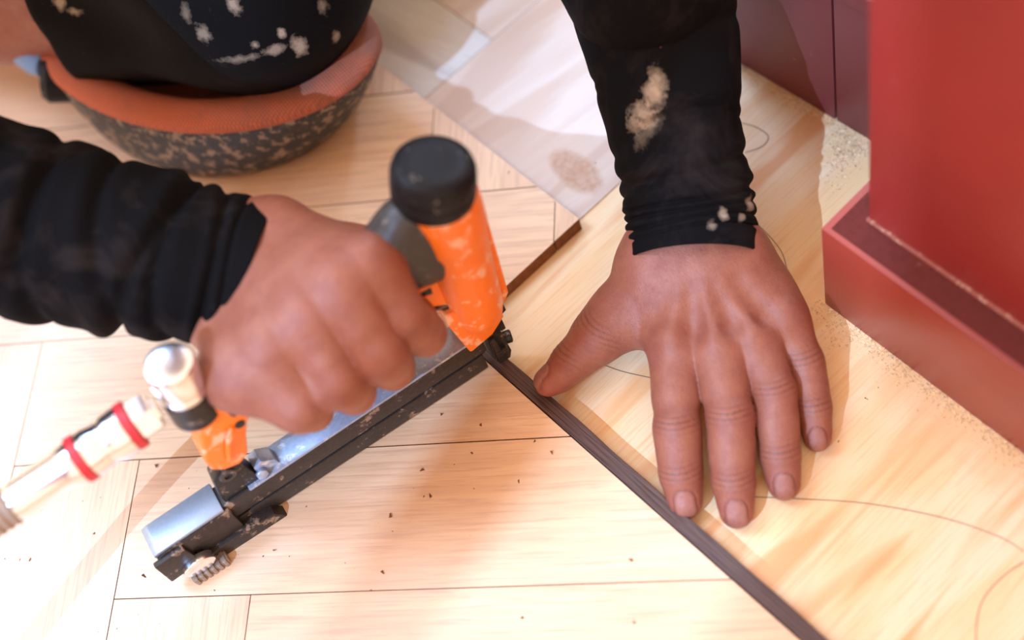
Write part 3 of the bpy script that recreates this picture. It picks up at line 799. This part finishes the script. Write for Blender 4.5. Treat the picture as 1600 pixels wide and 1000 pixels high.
def rdisp(s, t):
    d = np.zeros_like(s)
    for k, (c_, tl, wd, am) in enumerate([(11, 1.5, 1.6, 1.4), (22, 4, 2.2, 2.2), (36, -7, 3.0, 2.8), (52, 9, 3.2, 3.0), (70, -10, 3.6, 3.0), (90, 12, 4.0, 3.0), (112, -12, 4.0, 2.6), (136, 12, 4.5, 2.6)]):
        q = (s - c_ - tl * np.sin(t + 1.1 + k * 0.9) - 1.5 * np.sin(2 * t + k)) / wd
        d -= am * np.exp(-q * q); d += am * 0.5 * np.exp(-((q - 2.4) / 1.7) ** 2)
    return d + 1.8 * w3_(s, t, 24.0) * np.clip((s - 8) / 40, 0, 1) + 0.3 * w4_(s, t, 8.0)
rvs, rfs = tube(rp, rr_, [0.86, 0.86, 0.86, 0.88, 0.9, 0.92, 0.94, 0.96, 1.0, 1.0], rdisp)
def cloth_noise(p, sc, ph):
    q = p / sc
    return (np.sin(q[:, 0] + 1.7 * np.sin(q[:, 1] * 0.8 + ph)) + np.sin(q[:, 1] * 1.3 + 1.4 * np.sin(q[:, 2] + ph * 2)) + np.sin(q[:, 2] * 1.6 + q[:, 0] * 0.7 + ph)) / 3
def shirt_sdf(p):
    d = cone(p, SK['pelvis'], SK['belly'], 138, 126)
    for a, b, ra, rb, k in ((SK['belly'], SK['chest'], 126, 136, 60), (SK['chest'], SK['neck'] * 0.7 + SK['chest'] * 0.3, 78, 62, 60), (SK['lsh'], SK['rsh'], 72, 72, 50), (SK['lsh'], lelb, 66, 52, 25), (SK['rsh'], relb, 66, 62, 25), (relb, relb * 0.75 + rback * 0.25, 62, 46, 15), (lelb, lelb * 0.75 + back * 0.25, 52, 40, 15)):
        d = smin(d, cone(p, a, b, ra, rb), k)
    return d + 3.5 * cloth_noise(p, 26, 0.4)
sv, sf = sdf_mesh(shirt_sdf, (-420, 400, 100), (340, 1260, 640), 8.0); sf = flip_out(sv, sf)
Vs = np.concatenate([lvs, rvs, sv]); Fs = np.concatenate([lfs, rfs + len(lvs), sf + len(lvs) + len(rvs)])
from mathutils.bvhtree import BVHTree
def seen_on(V, F):
    """finds the point of a garment that lies on the line of sight of a pixel"""
    t = BVHTree.FromPolygons([tuple(q) for q in (V / 1000.0).tolist()], [tuple(q) for q in F.tolist()])
    def at(x, y):
        d = cF + cR * (x - 800) / FPX - cU * (y - 500) / FPX
        h = t.ray_cast(Vector(CAM), Vector(d).normalized())[0]
        return np.array(h) if h is not None else P(x, y, 0.1)
    return at
on = seen_on(lvs, lfs)
dust1 = [(on(x, y), (a / 1000, b / 1000, c_ / 1000), math.radians(r), n_, am) for x, y, a, b, c_, r, n_, am in
         [(1028, 125, 5, 9, 9, -10, 0.5, 0.7), (1020, 150, 6, 9, 9, -10, 0.5, 0.75), (1003, 178, 8, 8, 8, 0, 0.6, 0.7), (992, 195, 6, 5, 6, 0, 0.6, 0.5), (1010, 205, 18, 6, 10, 10, 0.7, 0.22),
          (1172, 318, 4, 5, 5, 0, 0.4, 0.75), (1130, 335, 3, 4, 4, 0, 0.4, 0.7), (1112, 352, 3, 3, 3, 0, 0.4, 0.4), (1160, 340, 3, 3, 3, 0, 0.4, 0.5)]]
M['shirt'] = mat_cloth('black_jersey', lin(11, 9, 10), lin(66, 55, 50), 0.48, dust1)
link('shirt', mesh_np('shirt', Vs / 1000.0, Fs), M['shirt'], person)

kc, hemd = SK['rknee'], unit(rcalf - SK['rknee'])
hem = SK['rknee'] + hemd * 118
def trouser_sdf(p):
    d = cone(p, SK['rhip'], kc + np.array([-4, 0, 12.0]), 112, 64)
    d = smin(d, cone(p, kc, hem, 56, 60), 22)
    d = smin(d, cone(p, kc + np.array([-10, 30, 60.0]), hem + np.array([20, 60, 60.0]), 66, 62), 30)
    for a, b, ra, rb, k in ((SK['lhip'], SK['lknee'], 110, 76, 40), (SK['lknee'], SK['lank'], 74, 54, 20), (SK['pelvis'], SK['pelvis'] + np.array([0, -60, 20.0]), 142, 138, 50)):
        d = smin(d, cone(p, a, b, ra, rb), k)
    q = (p - hem) @ hemd.astype(np.float32)
    near = np.linalg.norm(p - hem.astype(np.float32), axis=1) < 120
    d = np.where(near, smax(d, q, 3), d)
    r = p - kc.astype(np.float32)
    fold = np.sin(r[:, 2] / 9.0 + 0.9 * np.sin(r[:, 0] / 40) + r[:, 1] / 30) * np.exp(-(r[:, 2] + 10) ** 2 / 2500)
    d = d + 2.2 * cloth_noise(p, 17, 1.3) + 1.8 * fold
    return np.maximum(d, -(p[:, 2] - 18))
tv, tf = sdf_mesh(trouser_sdf, (-330, 540, 0), (360, 1290, 480), 4.5); tf = flip_out(tv, tf)
on = seen_on(tv, tf)
pt = [(on(x, y), (a / 1000, b / 1000, c_ / 1000), math.radians(r), 0.6, am) for x, y, a, b, c_, r, am in
      [(468, 72, 5, 6, 9, 0, 0.75), (430, 78, 9, 4, 4, -15, 0.55), (318, 52, 4, 6, 8, 10, 0.45), (365, 8, 5, 6, 7, 0, 0.6), (525, 58, 3, 5, 6, 0, 0.6), (375, 92, 17, 4, 3, -25, 0.4), (92, 3, 6, 5, 5, 0, 0.75), (118, 18, 6, 3, 3, -30, 0.6), (440, 52, 3, 3, 4, 0, 0.7), (505, 10, 4, 5, 7, 0, 0.4), (290, 20, 4, 3, 8, 0, 0.3), (398, 70, 3, 3, 3, 0, 0.6)]]
M['trousers'] = mat_cloth('black_work_cloth', lin(9, 8, 9), lin(110, 92, 80), 0.62, pt, 0.75, 1500)
link('trousers', mesh_np('trousers', tv / 1000.0, tf), M['trousers'], person)
h_ = SK['head']; fw_ = unit((0.08, -0.75, -0.62)); hu_ = unit(np.array([0, -0.62, 0.75])); sd_ = np.cross(fw_, hu_)
def hair_sdf(p):
    d = cone(p, h_ + hu_ * 32 - fw_ * 16, h_ + hu_ * 36 + fw_ * 12, 92, 86, sd_, 0.9) + 1.5 * cloth_noise(p, 5, 0.2)
    return smax(d, ((p - (h_ + hu_ * 32 + fw_ * 34).astype(np.float32)) @ (fw_ - hu_ * 0.9).astype(np.float32)) * 0.7, 8)
hv_, hf_ = sdf_mesh(hair_sdf, h_ - 170, h_ + 170, 4.0); hf_ = flip_out(hv_ - hv_.mean(0), hf_)
link('hair', mesh_np('hair', hv_ / 1000.0, hf_), flat('brown_hair', lin(58, 40, 30), 0.6, bump=0.5, scale=200), person)

# ------------------------------------------------------------------ knee pad
kC = np.array([-0.098, 0.651]); kA = -0.735
kl = np.array([math.cos(kA), math.sin(kA)]); kf = np.array([kl[1], -kl[0]])
pad = root('knee_pad', (float(kC[0]), float(kC[1]), OAK_T), 'muddy black rubber knee pad with orange lining strapped under the bent knee', 'knee pad')
def ring(ra, rb, z, n=96):
    out = []; c = kC + np.array([-0.0086, 0.001]) * (1 - min(z / 0.055, 1.0))
    for i in range(n):
        a = 2 * math.pi * i / n; x = math.cos(a) * (0.118 if math.cos(a) > 0 else 0.1247) * ra; y = math.sin(a) * (0.0743 if math.sin(a) > 0 else 0.050) * rb
        q = c + kl * x + kf * y
        out.append((q[0], q[1], OAK_T + z + 0.0012 * math.sin(2 * a + 1) * (z > 0.03)))
    return out
mb = MB(); mb.loft([ring(0.68, 0.82, 0.0003), ring(0.745, 0.90, 0.0008), ring(0.79, 0.945, 0.004), ring(0.85, 0.975, 0.013), ring(0.91, 0.995, 0.026), ring(0.965, 1.0, 0.040), ring(0.995, 1.0, 0.049), ring(0.99, 0.99, 0.0515), ring(0.95, 0.94, 0.0515), ring(0.88, 0.88, 0.03), ring(0.75, 0.8, 0.012), ring(0.5, 0.5, 0.006)])
mb.build('shell', M['mud_rubber'], pad, auto=0)
mb = MB(); mb.loft([ring(0.70, 0.72, 0.010), ring(0.95, 0.94, 0.044), ring(0.995, 0.995, 0.0500), ring(1.012, 1.014, 0.0535), ring(1.010, 1.010, 0.0570), ring(0.99, 0.985, 0.0597), ring(0.95, 0.93, 0.0617), ring(0.89, 0.86, 0.0625), ring(0.83, 0.79, 0.0610), ring(0.77, 0.72, 0.0560), ring(0.70, 0.65, 0.047), ring(0.55, 0.5, 0.022), ring(0.3, 0.3, 0.015)])
m = NT('orange_mesh_lining'); g = m.node('ShaderNodeNewGeometry').outputs['Position']
wa_ = m.node('ShaderNodeTexWave', wave_type='BANDS', bands_direction='X'); m.ln(m.mapping(g, rot=(0, 0, math.radians(27 + 45))), wa_.inputs[0]); wa_.inputs['Scale'].default_value = 190
wb_ = m.node('ShaderNodeTexWave', wave_type='BANDS', bands_direction='Y'); m.ln(m.mapping(g, rot=(0, 0, math.radians(27 + 45))), wb_.inputs[0]); wb_.inputs['Scale'].default_value = 190
wv = m.math('MULTIPLY', wa_.outputs['Fac'], wb_.outputs['Fac'])
dn = m.noise(g, 38, 5, 0.65)
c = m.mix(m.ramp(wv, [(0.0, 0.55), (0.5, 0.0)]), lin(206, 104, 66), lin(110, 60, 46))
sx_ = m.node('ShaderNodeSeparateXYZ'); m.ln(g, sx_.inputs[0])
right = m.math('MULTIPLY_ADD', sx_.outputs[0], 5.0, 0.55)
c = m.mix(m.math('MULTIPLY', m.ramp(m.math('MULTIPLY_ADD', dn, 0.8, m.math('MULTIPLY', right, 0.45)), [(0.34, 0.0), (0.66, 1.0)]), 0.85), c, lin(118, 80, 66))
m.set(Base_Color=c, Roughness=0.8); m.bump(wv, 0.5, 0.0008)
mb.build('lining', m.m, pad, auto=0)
# strap with buckle on the outer side of the calf
def band(pts, wid, th, name, mat, parent, upv=(0, 0, 1)):
    q = [np.asarray(p, float) for p in pts]; rings = []
    for i, p in enumerate(q):
        t = unit(q[min(i + 1, len(q) - 1)] - q[max(i - 1, 0)]); u = np.asarray(upv, float); u = unit(u - t * (t @ u)); n = np.cross(t, u)
        rings.append([tuple(p + u * wid / 2 * a + n * th / 2 * b) for a, b in ((-1, -1), (1, -1), (1, 1), (-1, 1))])
    mb = MB(); mb.loft(rings); return mb.build(name, mat, parent)
def arcpts(a, b, mid, n=14):
    a, b, mid = map(np.asarray, (a, b, mid)); return [(1 - t) ** 2 * a + 2 * t * (1 - t) * mid + t * t * b for t in np.linspace(0, 1, n)]
band(arcpts(P(175, 150, 0.055), P(48, 92, 0.05), P(95, 140, 0.055)), 0.022, 0.003, 'strap', M['strap'], pad)
band(arcpts(P(78, 112, 0.05), P(72, 40, 0.085), P(92, 70, 0.07)), 0.012, 0.0025, 'strap', M['red_ring'], pad, (0.8, 0.6, 0.1))
mb = MB(); c_ = P(92, 118, 0.054); mb.lathe([(-0.012, 0.002), (-0.0115, 0.012), (-0.008, 0.015), (0.006, 0.015), (0.010, 0.012), (0.0105, 0.002)], c_, (-0.9, 0.2, 0.35), 28, 1.2)
bk = mb.build('buckle', M['rubber'], pad)
mb = MB(); c_ = P(42, 80, 0.066); ax_ = unit(P(16, 62, 0.07) - P(75, 100, 0.062))
mb.lathe([(-0.017, 0.004), (-0.015, 0.010), (-0.008, 0.0125), (0.006, 0.0115), (0.011, 0.008), (0.013, 0.002)], c_, ax_, 24, 0.8)
mb.build('buckle_tab', M['blue_plastic'], bk)

# ------------------------------------------------------------------ nail gun
gun = root('nail_gun', tuple(map(float, Lw(0, 0, 2))), 'orange and black pneumatic nail gun held upright by its grip, nose on the dark strip', 'nail gun')
def LB(): return MB(LV)
# magazine: upper and lower rails with a groove, top plate
ux = 158
mb = LB(); mb.poly([(1, 24), (ux, 19), (ux, 34), (1, 39)], -6.5, 6.6, 'xz', 0.7); mb.build('magazine_rail', M['mag'], gun)
mb = LB(); mb.poly([(2, 20), (ux, 15.5), (ux, 20), (2, 25)], -4.5, 4.6, 'xz', 0.3); mb.build('magazine_groove', M['black_metal'], gun)
mb = LB(); mb.poly([(4, 7.5), (134, 4.5), (138, 8), (ux, 8), (ux, 16), (4, 21)], -5.6, 6.0, 'xz', 0.7); mb.build('magazine_rail', M['mag'], gun)
mb = LB(); mb.poly([(6, 38.5), (140, 34.2), (140, 36.0), (6, 40.3)], -8.2, 7.4, 'xz', 0.6); mb.build('top_plate', M['steel'], gun)
# rear end: wider cover, latch and pusher
mb = LB(); mb.poly([(154, 12), (197, 8), (197, 30), (192, 32), (154, 33)], -7.6, 9.5, 'xz', 1.0); mb.build('magazine_end', M['mag'], gun)
mb = LB(); mb.poly([(156, 33), (194, 31.5), (197, 30), (197.5, 33), (194, 34), (156, 35.4)], -9.5, 8.5, 'xz', 0.7); mb.build('end_cover', M['steel_clean'], gun)
mb = LB(); mb.poly([(181, 11), (200, 9), (200, 30), (183, 31)], 9.0, 12.4, 'xz', 1.0); mb.build('end_block', M['mag'], gun)
mb = LB(); mb.poly([(132, -1), (178, -2), (178, 11), (150, 12), (138, 10)], 5.0, 12.0, 'xz', 0.8); o_md = mb.build('magazine_door', M['mag'], gun)
mb = LB(); mb.poly([(134, -2.8), (166, -3.4), (166, -1.6), (134, -1.0)], 6.0, 14.0, 'xz', 0.3); mb.build('door_lip', M['black_metal'], o_md)
lat = LB()
oval = [(183 + 9.0 * math.cos(a), 13.5 + 5.6 * math.sin(a)) for a in np.linspace(0, 2 * math.pi, 24, endpoint=False)]
lat.poly(oval, 11.5, 16.6, 'xz', 0.8); lat_o = lat.build('latch', M['chrome'], gun)
mb = LB()
for i in range(6): mb.poly([(171 + i * 3.4, -2.5), (173.2 + i * 3.4, -2.6), (173.2 + i * 3.4, 7.6), (171 + i * 3.4, 7.6)], 11.0, 18.5, 'xz', 0.7)
mb.poly([(170, -2), (191, -2.4), (191, 6.6), (170, 6.8)], 10.0, 17.2, 'xz', 0.6)
mb.build('latch_thumb_pad', flat('knurled_metal', lin(150, 134, 122), 0.45, metal=0.4, bump=0.2, scale=600, var=0.2), lat_o)
mb = LB(); mb.box((165, 11, -3.2), (171, 19.5, 0.8), 0.6); mb.build('latch_stop', M['black_metal'], lat_o)
# clamp between grip and magazine
mb = LB(); mb.poly([(131, 30), (154, 30), (153, 44), (150.5, 56), (146, 62), (139, 63), (134.5, 58), (133.5, 48)], -4.5, 5.0, 'xz', 1.2); o_cl = mb.build('clamp', M['black_metal'], gun)
mb = LB(); mb.lathe([(-1, 4.6), (1.0, 4.6), (1.6, 3.8), (1.6, 2.2), (0.4, 2.2)], (143, 5.0, 55.5), (0, 1, 0), 20); mb.build('bolt', M['grip'], o_cl)
mb = LB(); mb.poly([(120, 36), (132, 36), (132, 45), (127, 47), (121, 42)], -5.0, 4.0, 'xz', 1.0); o_cp = mb.build('clamp_plate', M['steel'], gun)
mb = LB(); mb.lathe([(0, 3.4), (2.4, 3.4), (3.0, 2.6)], (130, 4.0, 39), (0, 1, 0.3), 6); mb.build('bolt', M['steel'], o_cp)
# orange rear bracket
mb = LB(); mb.poly([(112, 112), (132, 116), (137, 106), (142, 92), (146, 80), (146.5, 71), (142, 65), (134, 62), (128, 66), (122, 82), (115, 94)], -8.5, 8.5, 'xz', 2.0, 3); o_br = mb.build('rear_bracket', M['orange'], gun)
mb = LB(); mb.lathe([(-0.2, 2.6), (1.0, 2.6)], (121.5, 8.1, 92), (0, 1, 0), 18); mb.build('bracket_hole', M['black_metal'], o_br)
mb = LB(); mb.loft([[tuple(np.array([x, 8.2 + (2.0 if 0 < i < 9 else 0), z]) + np.array([nx * r * math.cos(a), 1.3 * math.sin(a), nz * r * math.cos(a)])) for a in np.linspace(0, 2 * math.pi, 10, endpoint=False)]
     for i, (x, z, nx, nz, r) in enumerate([(125 + 12 * t, 94 - 18 * t * t - 6 * t, 0.8, 0.6, 1.6) for t in np.linspace(0, 1, 10)])]); mb.build('bracket_rib', M['orange'], o_br)
# grip: flares where it joins the head
rings = []
for x, zc, rz, ry in [(2, 128, 31, 13), (8, 128, 30, 13.5), (14, 127.5, 27, 14), (22, 127, 21.5, 14), (32, 126.5, 17, 13.5), (46, 125, 14.5, 13), (70, 121.5, 14, 12.5), (95, 117.5, 14, 12.5), (112, 114, 14.5, 13), (122, 111, 14, 12.5)]:
    rings.append([(x + 0.12 * (rz * math.sin(a)) * (1 if x > 4 else 0), ry * math.copysign(abs(math.cos(a)) ** 0.8, math.cos(a)), zc + rz * math.copysign(abs(math.sin(a)) ** 0.8, math.sin(a))) for a in np.linspace(0, 2 * math.pi, 40, endpoint=False)])
mb = LB(); mb.loft(rings); mb.build('grip', M['grip'], gun)
# head housing
hb = np.array([-3.5, 0, 48.0]); ht = np.array([-10.0, 0, 146.0]); hax = unit(ht - hb); HL = np.linalg.norm(ht - hb)
mb = LB(); mb.lathe([(-2, 6), (-1, 11.0), (3, 13.6), (9, 14.8), (20, 15.3), (45, 16.0), (68, 16.8), (72, 17.6), (76, 18.6), (92, 18.8), (101, 18.6), (104, 18.2), (105, 16)], hb, hax, 56, 0.98)
o_hh = mb.build('head_housing', M['orange'], gun)
mb = LB(); mb.poly([(4, 100), (17, 108), (17, 150), (6, 152), (2, 140)], -7.5, 7.5, 'xz', 2.5, 3); mb.build('housing_web', M['orange'], gun)
# front rib of housing
mb = LB(); mb.poly([(-22, 55), (-19, 50), (-14, 50), (-14, 132), (-27.5, 132)], -4.0, 4.0, 'xz', 1.5, 3); mb.build('housing_rib', M['orange'], o_hh)
# lower tongue
mb = LB(); mb.poly([(-13, 66), (12.5, 76), (13.5, 66), (9.5, 34), (-5, 37.5), (-14, 46)], -7.8, 9.0, 'xz', 1.6, 3); mb.build('head_tongue', M['orange'], gun)
# trigger guard with trigger
mb = LB(); mb.poly([(6, 100), (24, 104), (34, 108), (34, 97), (26, 90), (14, 79), (8, 76)], -5.5, 5.5, 'xz', 1.2); o_tg = mb.build('trigger_guard', M['orange'], gun)
mb = LB(); mb.poly([(12.5, 93), (19, 96), (19, 99), (12, 98.5)], 3.0, 5.8, 'xz', 0.4); mb.build('trigger_recess', M['black_metal'], o_tg)
mb = LB(); mb.poly([(9, 75), (25, 88), (34, 95), (33, 97), (24, 90.4), (8, 77.6)], -6.2, 6.4, 'xz', 0.5); mb.build('trigger_guard_edge', M['black_metal'], o_tg)
mb = LB(); mb.poly([(16, 96), (26, 98), (23, 90), (19, 82), (16.5, 84), (18, 91)], -3.0, 3.0, 'xz', 0.8); mb.build('trigger', M['black_metal'], gun)
# cap
ctilt = unit(hax + np.array([-0.22, 0.02, 0]))
cb = ht + np.array([1.5, 0, 4.5])
mb = LB(); mb.lathe([(-1, 15), (-0.6, 18.4), (1, 19.2), (6.5, 19.4), (8.0, 18.9), (9.5, 19.4), (16, 19.2), (19.0, 18.3), (21, 16.4), (22, 13.0), (21.8, 9.0), (21.6, 2)], cb, ctilt, 64, 1.0)
mb.build('exhaust_cap', M['rubber'], gun)
# nose
mb = LB(); mb.poly([(-13, 46), (-3, 40), (-1, 10), (-2.5, 2.5), (-9, 2.2), (-11, 8), (-10, 30)], -5.0, 5.2, 'xz', 0.8); o_no = mb.build('nose', M['black_metal'], gun)
mb = LB(); mb.poly([(-17, 44), (-12, 42), (-12, 46), (-17, 49)], -3.5, 5.0, 'xz', 0.6)
mb.poly([(-13, 30), (-10, 30), (-9, 44), (-13, 44)], 1.5, 5.5, 'xz', 0.6)
mb.build('nose_latch', M['black_metal'], o_no)
mb = LB(); mb.lathe([(-3, 3.6), (3, 3.6), (3.6, 2.8)], (-11.5, 0, 14), (-1, 0.3, 0), 20); mb.build('contact_foot', M['black_metal'], o_no)
mb = LB(); mb.poly([(-6.5, 6), (-2.5, 6), (-2.5, 30), (-5, 30)], 5.0, 7.0, 'xz', 0.5); mb.poly([(-9, 12), (-3, 12), (-3, 16), (-9, 16)], 5.0, 7.4, 'xz', 0.5); mb.build('contact_plate', M['mag'], o_no)
# swivel air plug behind the grip
mb = LB(); mb.lathe([(0, 10.5), (0.8, 11.6), (19, 11.6), (20, 10.8)], (134, 0, 108), (-0.12, 0, 1), 36); sw = mb.build('swivel_base', M['black_metal'], gun)
mb = LB(); mb.lathe([(0, 11.2), (0.6, 11.9), (3, 11.9), (3.4, 11.4), (5, 11.4), (5.4, 11.9), (20, 11.9), (21.6, 10.9), (22.2, 8), (22.2, 1)], (131.6, 0, 128), (-0.12, 0, 1), 36); mb.build('swivel_cap', M['chrome'], sw)

# ------------------------------------------------------------------ air hose with coupler
cax0 = np.array([141.0, 0, 126.0]); caxd = unit(np.array([1.0, 0.03, 0.0]))
hose = root('air_hose', tuple(map(float, Lw(*(cax0 + caxd * 60)))), 'air hose ending in a chrome quick coupler with two red bands', 'air hose')
def cl(name, prof, mat, n=36):
    mb = LB(); mb.lathe([(d_, r_ * 1.22) for d_, r_ in prof], cax0, caxd, n); return mb.build(name, mat, hose)
cl('plug', [(5, 4.5), (6, 4.5), (6.2, 7.4), (8, 8.2), (16, 8.2), (17.5, 7.2), (17.6, 5)], M['chrome'], 6)
cl('red_band', [(16.5, 7.5), (17, 9.8), (20.5, 9.8), (21, 7.5)], M['red_ring'])
cl('coupler_collar', [(20.6, 7), (21, 9.6), (28, 9.9), (30, 9.2), (33, 9.0), (34, 7)], M['chrome'])
cl('coupler_sleeve', [(33, 6), (33.4, 8.4), (38, 9.2), (42, 9.2), (42.6, 6)], M['chrome'])
cl('red_band', [(42.2, 7), (42.5, 9.6), (46.5, 9.6), (47, 7)], M['red_ring'])
cl('coupler_body', [(46.8, 6), (47, 9.2), (52, 9.0), (54, 8.2), (76, 8.0), (80, 7.4), (81, 5)], M['chrome'])
cl('hose_ferrule', [(80, 4.5), (80.5, 7.4), (82, 7.8), (84, 7.0), (86, 7.8), (88, 7.0), (90, 7.8), (92, 7.0), (94, 7.8), (96, 6.8)], M['brass'])
mb = MB(); hp = arcpts(Lw(*(cax0 + caxd * 94)), Lw(420, 60, 10), Lw(300, 5, 135), 30); hr = []
for i, p in enumerate(hp):
    t = unit(hp[min(i + 1, 29)] - hp[max(i - 1, 0)]); u = unit(np.cross(t, (0, 1, 0.2))); v_ = np.cross(t, u)
    hr.append([tuple(p + (u * math.cos(a) + v_ * math.sin(a)) * 0.0062) for a in np.linspace(0, 2 * math.pi, 18, endpoint=False)])
mb.loft(hr); mb.build('hose', M['brass'], hose)

# ------------------------------------------------------------------ sawdust and chips
def crumbs(name, items, mat, label, parent=None):
    v = []; f = []
    for (x, y, z), r in items:
        b = len(v); q = nrng.normal(size=(4, 3)); q -= q.mean(0); q /= np.linalg.norm(q, axis=1)[:, None]
        q[:, 2] *= 0.5; q *= r; q[:, 2] += -q[:, 2].min() + z - 0.00012; q[:, 0] += x; q[:, 1] += y
        v += [tuple(a) for a in q]; f += [(b, b + 1, b + 2), (b, b + 2, b + 3), (b, b + 3, b + 1), (b + 1, b + 3, b + 2)]
    o = link(name, mesh_from(name, v, f), mat, parent, smooth=False); meta(o, label, kind='stuff'); return o
it = []
for i in range(2600):
    t = rng.random() ** 1.0 * 0.24; d = abs(rng.gauss(0, 0.0045)) * (1.6 if t < 0.03 else 1.0)
    q = b0 + e1 * (t - 0.004) - nrm * (d + 0.0004); it.append(((q[0], q[1], 0.0), 0.00045 + 0.0006 * rng.random() ** 2))
for i in range(1600):
    t = rng.random(); q = w0 + ew * (t * 0.10 - 0.01) - nw * (abs(rng.gauss(0, 0.004)) + 0.0004); it.append(((q[0], q[1], 0.0), 0.0004 + 0.0006 * rng.random() ** 2))
for i in range(900):
    q = P(1352, 225)[:2] * (1 - rng.random()) ; a = rng.random()
    q = P(1345 - 40 * a + rng.gauss(0, 12), 215 + 70 * a * rng.random() + rng.gauss(0, 14))[:2]
    if (q - w0) @ nw < -0.0005: it.append(((q[0], q[1], 0.0), 0.0005 + 0.0007 * rng.random() ** 2))
crumbs('sawdust', it, M['crumb'], 'pale sawdust along the foot of the red joinery')
it = []
for x, y in [(752, 664), (738, 708), (862, 708), (673, 775), (811, 752), (610, 806), (690, 648), (598, 895), (985, 875), (200, 650), (205, 670), (245, 728), (147, 834), (225, 900), (30, 876), (47, 874), (660, 735), (990, 972), (816, 965), (755, 380), (716, 270), (795, 270), (725, 277), (1040, 640), (835, 690), (430, 860)]:
    q = P(x, y, OAK_T); it.append(((q[0], q[1], OAK_T), 0.0010 + 0.0007 * rng.random()))
for i in range(70):
    q = P(rng.uniform(0, 760), rng.uniform(600, 1000), OAK_T); it.append(((q[0], q[1], OAK_T), 0.0002 + 0.0005 * rng.random() ** 2))
for x, y in [(1352, 622), (1355, 624), (1450, 600), (1372, 606), (930, 255), (1310, 690)]:
    q = P(x, y); it.append(((q[0], q[1], 0.0), 0.0008))
crumbs('wood_chips', [a for a in it if -0.6 < a[0][0] < 0.3], M['dark_crumb'], 'dark wood crumbs scattered over the boards')
